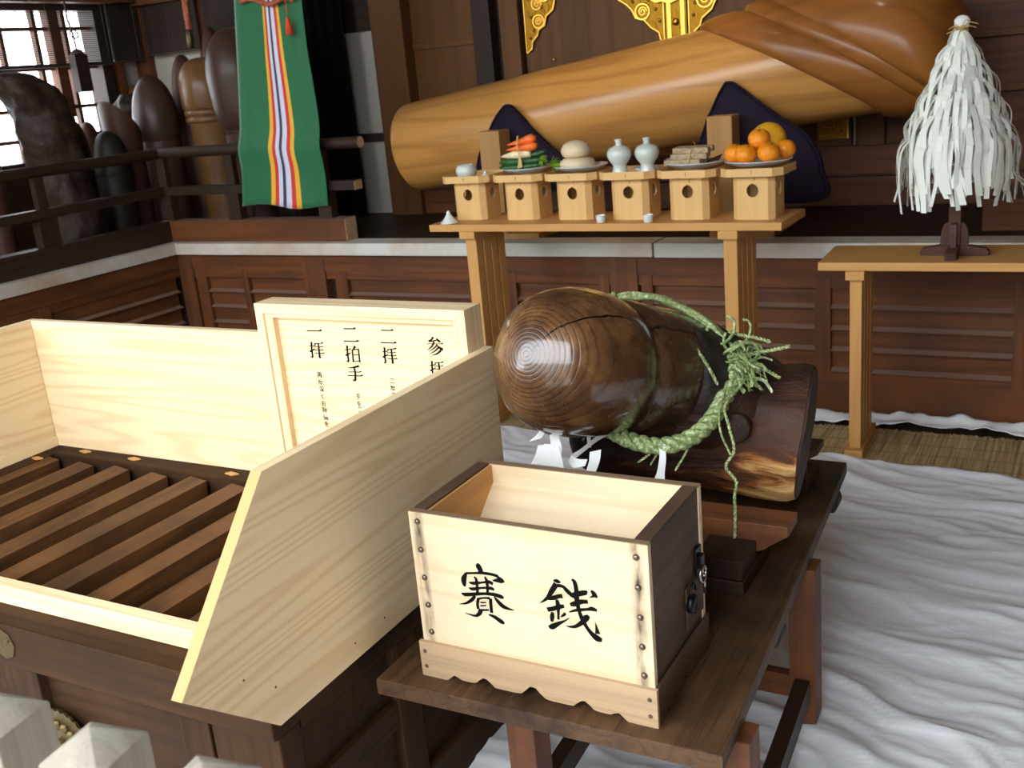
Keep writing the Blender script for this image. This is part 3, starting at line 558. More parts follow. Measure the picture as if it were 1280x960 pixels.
# ------------------------------------------------------------------ low bench
r = root('low_bench', 'long worn dark wooden bench carrying the coin box and the carved log', 'bench', (-.85, 2.1, 0))
BT = .48
c = [(-1.177,1.419), (-.481,1.431), (-.551,2.79), (-1.20,2.79)]
MB().prism([(x, y, BT-.036) for x, y in c], (0, 0, .036), .004).build('top', M['benchY'], r)
for x, y in ((-.525,1.56), (-.955,1.56), (-.565,2.23), (-1.02,2.23)):
    MB().box((x, y-.035, .035 if (x > -.7 and y > 2) else 0), (x+.062, y+.03, BT-.036), .003).build('leg', M['legZ'], r)
MB().lathe([(0,0),(.02,0),(.024,.005),(.024,.03),(.02,.036),(0,.036)], (-.534, 2.228, 0), 16).build('caster', M['rubber'], r)
for x in (-.520, -.96):
    MB().prism([(x, 1.591, .10), (x+.035, 1.591, .10), (x+.035, 1.591, .155), (x, 1.591, .155)], (-.03, .603, 0), .003).build('side_stretcher', M['darkY'], r)
MB().box((-.957, 2.215, .085), (-.566, 2.245, .145), .003).build('cross_stretcher', M['legX'], r)
for y in (1.93, 2.64):
    b = MB(); pf = []
    xe = -.525 if y < 2 else -.555
    for k in range(9): pf.append((xe+.012*math.sin(PI*k/8), BT-.036-.055*k/8))
    b.prism([(-1.17, y, BT-.036)] + [(p, y, z) for p, z in pf] + [(-1.17, y, BT-.09)], (0, .05, 0), .002); b.build('batten', M['darkX'], r)

# ------------------------------------------------------------------ coin box
r = root('coin_box', 'small open-topped pale wooden coin box with brushed lettering on the bench', 'coin box', (-.85, 1.61, BT))
CX0, CX1, CY0, CY1, CZ0, CZ1 = -1.090, -.611, 1.473, 1.748, BT, .826
MB().box((CX0, CY0, CZ0+.02), (CX1, CY0+.014, CZ1), .0015).build('front_board', M['coinfront'], r)
MB().box((CX0, CY1-.016, CZ0+.02), (CX1, CY1, CZ1-.001), .0015).build('back_board', M['coinbox'], r)
for x in (CX0+.002, CX1-.030):
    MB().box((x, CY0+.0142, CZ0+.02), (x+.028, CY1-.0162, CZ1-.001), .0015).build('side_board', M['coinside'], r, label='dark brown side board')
for x0, x1, y0, y1 in ((CX0, CX1, CY0+.0008, CY0+.0145), (CX0, CX1, CY1-.0165, CY1), (CX0+.002, CX0+.030, CY0+.0146, CY1-.0166), (CX1-.030, CX1-.002, CY0+.0146, CY1-.0166)):
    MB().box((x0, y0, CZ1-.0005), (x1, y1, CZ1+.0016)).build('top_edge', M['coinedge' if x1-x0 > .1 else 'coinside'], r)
MB().box((CX0+.0305, CY0+.0145, CZ1-.11), (CX0+.036, CY1-.0165, CZ1-.002)).build('inner_lining', M['coininY'], r)
b = MB()                                        # funnel boards inside
b.prism([(CX0+.036, CY1-.017, CZ1-.040), (CX0+.036, CY1-.017, CZ1-.052), (CX0+.036, CY0+.11, CZ1-.17), (CX0+.036, CY0+.11, CZ1-.158)], (CX1-CX0-.067, 0, 0))
b.prism([(CX0+.036, CY0+.0145, CZ1-.10), (CX0+.036, CY0+.0145, CZ1-.112), (CX0+.036, CY0+.085, CZ1-.17), (CX0+.036, CY0+.085, CZ1-.158)], (CX1-CX0-.067, 0, 0))
b.build('funnel_board', M['coinbox'], r)
# scalloped base moulding: front and sides
def scallop(L, n=60):
    pts = []
    for i in range(n+1):
        t = i/n; z = .0
        for c0_, w_, h_ in ((.155,.034,.017), (.29,.060,.026), (.50,.075,.034), (.71,.060,.026), (.845,.034,.017)):
            d = (t-c0_)/w_
            if abs(d) < 1:
                z = max(z, h_*((1-abs(d))**1.25 if c0_ == .5 else (1-abs(d)**1.6)*(.55+.45*(1-abs(d)))))
        if .17 < t < .83: z = max(z, .007)
        pts.append((t*L, z))
    return pts
L = CX1-CX0+.012; x0 = CX0-.006; yb = CY0-.009
prof = [(x0+u, yb, CZ0+z) for u, z in scallop(L)]
MB().prism(prof + [(x0+L, yb, CZ0+.075), (x0, yb, CZ0+.075)], (0, .009, 0), .001).build('base_moulding', M['mould'], r)
L2 = CY1-CY0
for x in (CX0-.006, CX1):
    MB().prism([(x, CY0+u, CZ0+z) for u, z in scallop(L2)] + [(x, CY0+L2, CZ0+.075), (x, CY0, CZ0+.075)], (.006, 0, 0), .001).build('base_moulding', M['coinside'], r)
RX = Matrix.Rotation(PI/2, 4, 'X')
for side in (0, 1):
    for k in range(5):
        z = CZ0+.322-.0565*k if side else CZ0+.328-.058*k
        x = CX0+.0195 if not side else CX1-.0215
        MB().lathe([(.0062, 0), (.0058, .002), (.004, .0042), (.0015, .0052), (0, .0054)], (x+.0006*k, CY0, z), 14, RX).build('stud', M['stud'], r, smooth=True)
for xx in (CX0+.006, CX1-.008):
    for z in (.055, .022):
        b = MB(); b.lathe([(0,0), (.0045, 0), (.0042, .0006), (0, .0008)], (xx, yb, CZ0+z), 12, RX); b.build('nail', M['coinside'], r)
for S in BOXCHARS:
    b = MB(); brush(b, S, (-1.090, CY0, BT), (1,0,0), (0,0,1), (0,-1,0)); b.build('lettering', M['ink'], r)
# latch and padlock on the right side
b = MB(); X = CX1
b.box((X, 1.695, .655), (X+.004, 1.725, .715), .001); b.box((X+.004, 1.70, .675), (X+.012, 1.72, .70), .002)
b.build('latch_plate', M['iron'], r)
b = MB()
b.tube([(X+.014, 1.70+.016*math.cos(a), .665+.016*math.sin(a)) for a in [2*PI*i/18 for i in range(19)]], .0028, 8)
b.tube([(X+.012, 1.712, .66), (X+.012, 1.712, .62)], .003, 8); b.build('latch_ring', M['chrome'], r, smooth=True)
b = MB(); b.lathe([(0,0),(.017,0),(.019,.003),(.019,.010),(.016,.013),(0,.013)], (X+.001, 1.655, .625), 18, Matrix.Rotation(PI/2, 4, 'Y'))
b.tube([(X+.008, 1.66+.014*math.cos(a), .645+.02*math.sin(a)) for a in [PI*i/10 for i in range(11)]], .0025, 8)
b.build('padlock', M['iron'], r, smooth=True)
MB().box((X-.0005, 1.64, .575), (X+.0025, 1.732, .66), .001).build('door_flap', M['coinside'], r)
# ------------------------------------------------------------------ carved log on its cradle
def axis_mat(a):
    a = Vector(a).normalized(); return a.to_track_quat('Z', 'Y').to_matrix().to_4x4()
HT = Vector((-1.068, 1.885, 1.018)); HA = Vector((.38, .87, -.33)).normalized(); AM = axis_mat(HA)
HU = Vector((0,0,1)); HU = (HU - HA*HU.dot(HA)).normalized(); HS = HA.cross(HU)   # up and side of the axis
r = root('carved_log', 'big glossy carved log with a rounded head and growth rings, resting behind the coin box', 'carved log', (-.9, 2.2, .6))
RO = Vector((-.9, 2.2, .6))
def headmat():
    m, nt, bs = new('polished_end_grain'); L = nt.links.new
    tc = nd(nt, 'ShaderNodeTexCoord')
    sb = nd(nt, 'ShaderNodeVectorMath', operation='SUBTRACT'); L(tc.outputs['Object'], sb.inputs[0])
    sb.inputs[1].default_value = HT - RO + HU*.012 + HS*.040
    ns = nd(nt, 'ShaderNodeTexNoise', Scale=5.0, Detail=2.0); L(tc.outputs['Object'], ns.inputs['Vector'])
    sc = nd(nt, 'ShaderNodeVectorMath', operation='SCALE'); sc.inputs['Scale'].default_value = .007; L(ns.outputs['Color'], sc.inputs[0])
    ad = nd(nt, 'ShaderNodeVectorMath', operation='ADD'); L(sb.outputs[0], ad.inputs[0]); L(sc.outputs[0], ad.inputs[1])
    dt = nd(nt, 'ShaderNodeVectorMath', operation='DOT_PRODUCT'); dt.inputs[1].default_value = HA; L(ad.outputs[0], dt.inputs[0])
    pr = nd(nt, 'ShaderNodeVectorMath', operation='SCALE'); pr.inputs[0].default_value = HA; L(dt.outputs['Value'], pr.inputs['Scale'])
    pe = nd(nt, 'ShaderNodeVectorMath', operation='SUBTRACT'); L(ad.outputs[0], pe.inputs[0]); L(pr.outputs[0], pe.inputs[1])
    ln = nd(nt, 'ShaderNodeVectorMath', operation='LENGTH'); L(pe.outputs[0], ln.inputs[0])
    mu = nd(nt, 'ShaderNodeMath', operation='MULTIPLY'); mu.inputs[1].default_value = 2*PI/.0095; L(ln.outputs['Value'], mu.inputs[0])
    sn = nd(nt, 'ShaderNodeMath', operation='SINE'); L(mu.outputs[0], sn.inputs[0])
    rr = ramp(nt, [(.0, (0,0,0,1)), (.28, (.85,.85,.85,1)), (1, (1,1,1,1))]); h = nd(nt, 'ShaderNodeMath', operation='MULTIPLY_ADD'); h.inputs[1].default_value = .5; h.inputs[2].default_value = .5
    L(sn.outputs[0], h.inputs[0]); L(h.outputs[0], rr.inputs['Fac'])
    n2 = nd(nt, 'ShaderNodeTexNoise', Scale=7.0, Detail=6.0, Roughness=.65); L(tc.outputs['Object'], n2.inputs['Vector'])
    c1 = ramp(nt, [(.28, lin((50,34,26))), (.5, lin((98,66,40))), (.72, lin((146,108,66)))]); L(n2.outputs['Fac'], c1.inputs['Fac'])
    fd = nd(nt, 'ShaderNodeMapRange'); L(ln.outputs['Value'], fd.inputs['Value'])
    for k_, v_ in (('From Min', .05), ('From Max', .15), ('To Min', .62), ('To Max', .18)): fd.inputs[k_].default_value = v_
    mx = nd(nt, 'ShaderNodeMix', data_type='RGBA', blend_type='MULTIPLY'); L(fd.outputs[0], mx.inputs[0])
    L(c1.outputs['Color'], mx.inputs[6]); L(rr.outputs['Color'], mx.inputs[7])
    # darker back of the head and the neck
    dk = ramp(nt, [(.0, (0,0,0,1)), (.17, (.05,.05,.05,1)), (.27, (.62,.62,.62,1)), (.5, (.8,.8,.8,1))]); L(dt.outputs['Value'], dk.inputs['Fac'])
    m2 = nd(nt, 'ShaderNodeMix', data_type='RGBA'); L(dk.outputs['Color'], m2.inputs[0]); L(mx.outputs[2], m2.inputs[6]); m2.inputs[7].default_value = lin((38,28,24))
    # radial drying crack running up from the pith
    sd = nd(nt, 'ShaderNodeVectorMath', operation='DOT_PRODUCT'); L(pe.outputs[0], sd.inputs[0]); sd.inputs[1].default_value = (HS*.80 - HU*.60)
    ud = nd(nt, 'ShaderNodeVectorMath', operation='DOT_PRODUCT'); L(pe.outputs[0], ud.inputs[0]); ud.inputs[1].default_value = (HU*.80 + HS*.60)
    wb = nd(nt, 'ShaderNodeMath', operation='MULTIPLY_ADD'); wb.inputs[1].default_value = .03; wb.inputs[2].default_value = -.015; L(n2.outputs['Fac'], wb.inputs[0])
    aa = nd(nt, 'ShaderNodeMath', operation='ADD'); L(sd.outputs['Value'], aa.inputs[0]); L(wb.outputs[0], aa.inputs[1])
    ab = nd(nt, 'ShaderNodeMath', operation='ABSOLUTE'); L(aa.outputs[0], ab.inputs[0])
    lt = nd(nt, 'ShaderNodeMath', operation='LESS_THAN'); lt.inputs[1].default_value = .0022; L(ab.outputs[0], lt.inputs[0])
    gt = nd(nt, 'ShaderNodeMath', operation='GREATER_THAN'); gt.inputs[1].default_value = .012; L(ud.outputs['Value'], gt.inputs[0])
    mm = nd(nt, 'ShaderNodeMath', operation='MULTIPLY'); L(lt.outputs[0], mm.inputs[0]); L(gt.outputs[0], mm.inputs[1])
    m3 = nd(nt, 'ShaderNodeMix', data_type='RGBA'); L(mm.outputs[0], m3.inputs[0]); L(m2.outputs[2], m3.inputs[6]); m3.inputs[7].default_value = lin((18,12,10))
    L(m3.outputs[2], bs.inputs['Base Color'])
    n3 = nd(nt, 'ShaderNodeTexNoise', Scale=24.0, Detail=5.0); L(tc.outputs['Object'], n3.inputs['Vector'])
    rg = ramp(nt, [(.35, (.12,.12,.12,1)), (.7, (.36,.36,.36,1))]); L(n3.outputs['Fac'], rg.inputs['Fac']); L(rg.outputs['Color'], bs.inputs['Roughness'])
    bs.inputs['Coat Weight'].default_value = .8; bs.inputs['Coat Roughness'].default_value = .1
    b1 = nd(nt, 'ShaderNodeBump', Strength=.22, Distance=.003); L(rr.outputs['Color'], b1.inputs['Height'])
    b2 = nd(nt, 'ShaderNodeBump', Strength=.25, Distance=.004); L(n3.outputs['Fac'], b2.inputs['Height']); L(b1.outputs['Normal'], b2.inputs['Normal'])
    L(b2.outputs['Normal'], bs.inputs['Normal'])
    return m
def lobe(s_, th):                                # unevenness of the carved wood
    p = Vector((math.cos(th)*1.3, math.sin(th)*1.3, s_*5)); return noise.noise(p)
prof = [(0,.0005),(.002,.03),(.009,.06),(.022,.091),(.042,.119),(.068,.141),(.10,.157),(.14,.167),(.18,.170),(.22,.168),(.255,.163),(.285,.157),(.296,.152),(.302,.149),(.308,.151),(.318,.157),(.34,.160),(.37,.159),(.42,.158),(.50,.158),(.62,.158)]
R = []; n = 64
for s_, rd in prof:
    ring = []
    for i in range(n):
        th = 2*PI*i/n; k = rd*(1+.025*lobe(s_, th))
        sh = max(0, s_-.15)/.15*.035*min(1, rd/.1)
        ring.append(HT + HA*(s_ + sh*(-math.cos(th))*.6) + (HU*math.cos(th) + HS*math.sin(th))*k)
    R.append(ring)
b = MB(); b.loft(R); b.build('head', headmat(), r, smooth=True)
def rootmat():
    m, nt, bs = new('charred_stripped_root'); L = nt.links.new
    tc = nd(nt, 'ShaderNodeTexCoord'); mp = nd(nt, 'ShaderNodeMapping'); mp.inputs['Scale'].default_value = (3, 9, 9); mp.inputs['Rotation'].default_value = (0, .35, 0); L(tc.outputs['Object'], mp.inputs['Vector'])
    n1 = nd(nt, 'ShaderNodeTexNoise', Scale=2.0, Detail=7.0, Roughness=.7, Distortion=.6); L(mp.outputs[0], n1.inputs['Vector'])
    sx = nd(nt, 'ShaderNodeSeparateXYZ'); L(tc.outputs['Object'], sx.inputs[0])
    # stripped patch towards the lower right end
    a = nd(nt, 'ShaderNodeMath', operation='MULTIPLY_ADD'); a.inputs[1].default_value = 1.6; a.inputs[2].default_value = -.20; L(sx.outputs['X'], a.inputs[0])
    z = nd(nt, 'ShaderNodeMath', operation='MULTIPLY_ADD'); z.inputs[1].default_value = -3.0; L(sx.outputs['Z'], z.inputs[0]); L(a.outputs[0], z.inputs[2])
    s = nd(nt, 'ShaderNodeMath', operation='MULTIPLY_ADD'); s.inputs[1].default_value = 1.5; L(n1.outputs['Fac'], s.inputs[0]); L(z.outputs[0], s.inputs[2])
    c = ramp(nt, [(.0, lin((30,20,17))), (.40, lin((62,38,27))), (.70, lin((84,50,31))), (.82, lin((150,92,46))), (1.0, lin((214,166,104)))]); L(s.outputs[0], c.inputs['Fac'])
    L(c.outputs['Color'], bs.inputs['Base Color']); bs.inputs['Roughness'].default_value = .42
    bs.inputs['Specular IOR Level'].default_value = .25; bs.inputs['Coat Weight'].default_value = .08; bs.inputs['Coat Roughness'].default_value = .25
    bp = nd(nt, 'ShaderNodeBump', Strength=.8, Distance=.03); L(n1.outputs['Fac'], bp.inputs['Height']); L(bp.outputs['Normal'], bs.inputs['Normal'])
    return m
RM = rootmat()
TA, TB = Vector((-1.17, 2.36, .665)), Vector((-.568, 2.385, .712)); AX = (TB-TA).normalized()
R = []; n = 72; N = 30
for j in range(N+1):
    t = j/N; c = TA.lerp(TB, t) + Vector((0, .02*math.sin(t*3), .012*math.sin(t*5)))
    base = .108 + .060*t**1.3 + .026*math.sin(t*PI)
    if t < .12: base *= math.sqrt(max(.02, 1-(1-t/.12)**2))
    if t > .97: base *= 1-.04*(t-.97)/.03
    ring = []
    for i in range(n):
        th = 2*PI*i/n
        d = 1 + .10*noise.noise(Vector((math.cos(th)*1.2, math.sin(th)*1.2, t*2.2))) + .035*noise.noise(Vector((math.cos(th)*4, math.sin(th)*4, t*5)))
        y, z = math.cos(th)*base*d, math.sin(th)*base*d*(1.02 if math.sin(th) > 0 else .93)
        if z < -.16: z = -.16 + (z+.16)*.25
        ring.append(c + Vector((-.02*math.cos(th)*t + .02*t*math.sin(th), y, z)))
    R.append(ring)
b = MB(); b.loft(R); b.build('root_block', RM, r, auto=45)
lc = sum(R[-1], Vector())/n
b = MB(); b.loft([[lc + (p-lc)*k + Vector((dx,0,0)) for p in R[-1]] for k, dx in ((.985,.0005),(.97,.006),(.6,.012),(.02,.016))]); b.build('cut_face', M['cutface'], r, auto=60, label='dark weathered cut face')
# the swelling where the neck grows out of the root
R = []
for j in range(13):
    t = j/12; c = (HT+HA*.44).lerp(Vector((-.755, 2.42, .725)), t); rd = .150 + .035*t
    ring = []
    for i in range(n):
        th = 2*PI*i/n; d = 1+.09*noise.noise(Vector((math.cos(th)*1.5, math.sin(th)*1.5, t*2+8)))
        ring.append(c + (HU*math.cos(th)*1.0 + HS*math.sin(th)*1.12)*rd*d)
    R.append(ring)
b = MB(); b.loft(R); b.build('neck', RM, r, smooth=True)
b = MB(); kc = Vector((-.69, 2.225, .765)); km = axis_mat((.12, -1, .12))
b.lathe([(.036,-.03),(.036,0),(.032,.008),(.024,.006),(.021,.010),(.012,.008),(.009,.012),(0,.011)], kc, 24, km)
b.build('knot', M['burl'], r, smooth=True)
# cradle under it
r = root('log_cradle', 'low dark wooden cradle with carved cloud ends holding up the log', 'cradle', (-.85, 2.2, BT))
def cloud_beam(b, y, x0, x1, z0, z1, d):
    h = z1-z0; pr = [(0,1),(0,.78),(-.02,.70),(-.035,.60),(-.045,.48),(-.06,.40),(-.085,.36),(-.085,.12),(-.10,.02),(-.14,0)]
    P = [(x1+u, y, z0+h*v) for u, v in pr] + [(x0-u, y, z0+h*v) for u, v in pr[::-1]]
    b.prism(P, (0, d, 0), .003)
b = MB(); cloud_beam(b, 2.08, -1.14, -.534, .492, .600, .085); b.build('cross_piece', M['legX'], r)
b = MB(); cloud_beam(b, 2.56, -1.14, -.58, .515, .60, .08); b.build('cross_piece', M['benchX'], r)
for x in (-.715, -1.10):
    for y0, y1 in ((1.962, 2.18), (2.54, 2.68)):
        MB().box((x, y0, BT), (x+.115, y1, .5145), .004).build('runner', M['darkY'], r); MB().box((x+.004, y0+.004, .5148), (x+.111, min(y1, 2.0795) if y0 < 2 else y0+.019, .560), .003).build('runner_cap', M['darkY'], r)

# ------------------------------------------------------------------ green rope with its knot, paper streamers
m, nt, bs = new('green_straw_rope')
tc = nd(nt, 'ShaderNodeTexCoord'); no = nd(nt, 'ShaderNodeTexNoise', Scale=130.0, Detail=5.0, Roughness=.7); nt.links.new(tc.outputs['Object'], no.inputs['Vector'])
rr = ramp(nt, [(.32, lin((80,98,54))), (.5, lin((136,154,94))), (.66, lin((212,218,174)))]); nt.links.new(no.outputs['Fac'], rr.inputs['Fac'])  # palest stop is the sheen on the strands, put into the colour
nt.links.new(rr.outputs['Color'], bs.inputs['Base Color']); bs.inputs['Roughness'].default_value = .38
bp = nd(nt, 'ShaderNodeBump', Strength=.4, Distance=.003); nt.links.new(no.outputs['Fac'], bp.inputs['Height']); nt.links.new(bp.outputs['Normal'], bs.inputs['Normal'])
M['rope'] = m
def twisted(b, path, R0, rs, turns_per_m, strands=3, sub=1):
    P = catmull(path, 14); L = [0]
    for p, q_ in zip(P, P[1:]): L.append(L[-1]+(q_-p).length)
    up = Vector((.1, .2, 1))
    for k in range(strands):
        pts = []
        for i, p in enumerate(P):
            t = (P[min(i+1, len(P)-1)]-P[max(i-1, 0)]).normalized()
            a = up - t*up.dot(t); a.normalize(); c = t.cross(a)
            ph = 2*PI*(L[i]*turns_per_m + k/strands)
            pts.append(p + (a*math.cos(ph)+c*math.sin(ph))*R0)
        b.tube(pts, rs, 8)
r = root('straw_rope', 'twisted green straw rope tied round the neck of the carved log', 'rope', (-.85, 2.2, .78))
loop = [(-1.105,2.16,.83),(-1.12,2.19,.93),(-1.05,2.22,1.02),(-.975,2.245,1.058),(-.91,2.275,1.056),(-.855,2.31,1.032),(-.79,2.33,.985),(-.728,2.32,.92)]
b = MB()
for k in range(5):                       # loose strands over the top
    o_ = Vector((random.uniform(-.012,.012), random.uniform(-.018,.018), random.uniform(-.004,.012)))
    b.tube([p + o_*(.4+.6*math.sin(i*.21+k)) for i, p in enumerate(catmull(loop[2:], 8))], .0075, 7)
twisted(b, loop[:4], .011, .0105, 18)
b.build('upper_strand', M['rope'], r, smooth=True)
b = MB()
low = [(-.722,2.30,.915),(-.705,2.26,.868),(-.714,2.2,.829),(-.729,2.15,.797),(-.763,2.11,.772),(-.82,2.09,.757),(-.885,2.09,.762),(-.952,2.11,.776),(-1.03,2.14,.79),(-1.085,2.16,.83)]
twisted(b, low, .0105, .0108, 12); b.build('lower_strand', M['rope'], r, smooth=True)
random.seed(11); b = MB(); K = Vector((-.700, 2.30, .905))          # the knot: loops and split ends
for k in range(16):
    a0 = random.uniform(0, 6.28); rr_ = random.uniform(.02, .045); tl = Vector((random.gauss(0,1), random.gauss(0,1), random.gauss(0,1))).normalized(); u_ = tl.orthogonal().normalized(); v_ = tl.cross(u_)
    c_ = K + Vector((random.gauss(0,.018), random.gauss(0,.018)-.015, random.gauss(0,.03)))
    b.tube([c_ + (u_*math.cos(a0+t*.35)+v_*math.sin(a0+t*.35)*.7)*rr_ for t in range(15)], random.uniform(.0022,.0045), 6)
b.build('knot', M['rope'], r, smooth=True)
b = MB()
for k in range(46):
    d_ = Vector((random.uniform(.1,1), random.uniform(-.9,.1), random.uniform(-.75,.35))).normalized(); l_ = random.uniform(.035,.085)
    p0 = K + Vector((random.gauss(0,.014), random.gauss(0,.014)-.015, random.gauss(0,.022)))
    p2 = p0 + d_*l_; p1 = (p0+p2)/2 + Vector((random.gauss(0,.008), random.gauss(0,.008), .012))
    b.ribbon(catmull([p0, p1, p2], 4), random.uniform(.004,.010), d_.cross(Vector((random.gauss(0,1),random.gauss(0,1),random.gauss(0,1)))), .001)
b.build('frayed_straw', M['rope'], r)
tails = [([(-.69,2.29,.925),(-.668,2.29,.927),(-.62,2.285,.938),(-.575,2.28,.951)], .0042),
         ([(-.70,2.29,.94),(-.678,2.29,.917),(-.64,2.275,.90),(-.594,2.26,.881)], .0042),
         ([(-.73,2.32,.97),(-.70,2.31,.965),(-.66,2.32,.955),(-.63,2.32,.948)], .004),
         ([(-.69,2.27,.90),(-.673,2.25,.875),(-.69,2.16,.842),(-.672,2.12,.81),(-.655,2.10,.76),(-.674,2.098,.72),(-.650,2.092,.69),(-.652,2.085,.655),(-.650,2.078,.60),(-.652,2.075,.55)], .0036),
         ([(-.71,2.26,.88),(-.700,2.15,.83),(-.690,2.12,.79),(-.664,2.105,.745)], .0026),
         ([(-.76,2.11,.77),(-.765,2.10,.745),(-.79,2.09,.70)], .0028),
         ([(-.83,2.09,.755),(-.85,2.085,.735),(-.875,2.08,.715)], .0028),
         ([(-.82,2.09,.755),(-.835,2.085,.73),(-.845,2.08,.712)], .0024),
         ([(-1.02,2.14,.79),(-1.025,2.13,.76),(-1.03,2.12,.74)], .003)]
for P_, rd in tails:
    b = MB(); twisted(b, P_, rd*.55, rd*.62, 55, 2); b.build('loose_cord', M['rope'], r, smooth=True)
thin = [(-.90,2.25,1.03),(-.845,2.235,1.01),(-.79,2.23,.965),(-.745,2.21,.915),(-.72,2.20,.875)]
b = MB(); twisted(b, thin, .002, .0024, 55, 2); b.build('loose_cord', M['rope'], r, smooth=True)
# streamers of folded white paper
def streamer(name, label, pieces, loc):
    o = root(name, label, 'paper streamer', loc, 'paper streamers on the straw rope')
    for path, w, side in pieces:
        b = MB(); b.ribbon(catmull(path, 5), w, side, .0008); b.build('paper_strip', M['paper'], o)
streamer('paper_streamer', 'fan-folded white paper streamer hanging below the round front of the log', [
    ([(-1.034,1.98,.835),(-1.05,1.972,.822),(-1.062,1.965,.806),(-1.072,1.96,.795)], [.010,.016,.022,.030], (.9,.3,.25)),
    ([(-1.034,1.98,.835),(-1.028,1.97,.81),(-1.022,1.965,.78),(-1.026,1.962,.745)], [.012,.02,.026,.024], (.95,.2,0)),
    ([(-1.050,1.958,.786),(-1.052,1.955,.765),(-1.058,1.952,.742)], [.026,.034,.046], (.95,.3,.05)),
    ([(-1.036,1.956,.790),(-1.036,1.953,.766),(-1.040,1.950,.740)], [.020,.030,.038], (.95,.3,-.1)),
    ([(-1.022,1.960,.785),(-1.020,1.957,.765),(-1.018,1.954,.738)], [.018,.024,.030], (.95,.3,-.2))], (-1.034,1.98,.83))
streamer('paper_streamer', 'white paper streamer folded back in a sharp bend beside the coin box', [
    ([(-.942,2.088,.784),(-.965,2.06,.772),(-.99,2.02,.752),(-1.008,2.0,.742)], .020, (.35,.35,.87)),
    ([(-1.008,2.0,.742),(-.99,1.99,.736),(-.96,1.985,.742)], [.020,.022,.016], (.2,.5,.85)),
    ([(-.932,1.978,.776),(-.936,1.976,.75),(-.948,1.974,.72)], .026, (.9,.3,.2))], (-.942,2.088,.784))
streamer('paper_streamer', 'narrow white paper streamer knotted at the lowest point of the green rope', [
    ([(-.812,2.074,.768),(-.811,2.073,.75),(-.812,2.072,.73),(-.817,2.07,.70),(-.823,2.068,.675)], [.016,.014,.016,.018,.03], (.95,.2,.1))], (-.812,2.074,.768))
streamer('paper_streamer', 'thin translucent white paper streamer in the shade under the log', [
    ([(-1.005,2.10,.81),(-1.0,2.09,.78),(-.995,2.08,.74)], .009, (.95,.2,0))], (-1.005,2.10,.81))

# ------------------------------------------------------------------ offering table with its stands
def eight_leg_table(name, label, T, width, depth, top, legx, legy0, legy1, lw, board=.032):
    """T: world matrix of the front left corner; legs four deep at each end"""
    loc = T @ Vector((width/2, depth/2, 0))
    o = root(name, label, 'altar table', loc)
    MB(T).box((0, 0, top-board), (width, depth, top), .003).build('top', M['tableX'], o)
    for x in legx:
        MB(T).box((x-.012, legy0-.03, top-board-.034), (x+lw+.012, legy1+.03, top-board-.0002), .002).build('leg_cap', M['tableY'], o)
        gap = (legy1-legy0)/4
        for k in range(4):
            y = legy0+gap*k
            MB(T).box((x, y, .0402), (x+lw, y+gap*.80, top-board-.0342), .003).build('leg', M['tableZ'], o)
        MB(T).box((x-.012, legy0-.03, .0065), (x+lw+.012, legy1+.03, .040), .003).build('foot_rail', M['tableY'], o)
    return o
T1 = Matrix.Translation((-2.630, 3.985, 0)) @ Matrix.Rotation(math.radians(-1.25), 4, 'Z')
OT = .959
eight_leg_table('offering_table', 'long cypress altar table carrying six offering stands', T1, 1.607, .345, OT, (.165, 1.365), .035, .30, .055)
T2 = Matrix.Translation((-.905, 4.02, 0)) @ Matrix.Rotation(math.radians(1.5), 4, 'Z')
eight_leg_table('side_table', 'cypress altar table standing under the white paper wand', T2, 1.75, .36, .792, (.115, 1.55), .02, .31, .045)

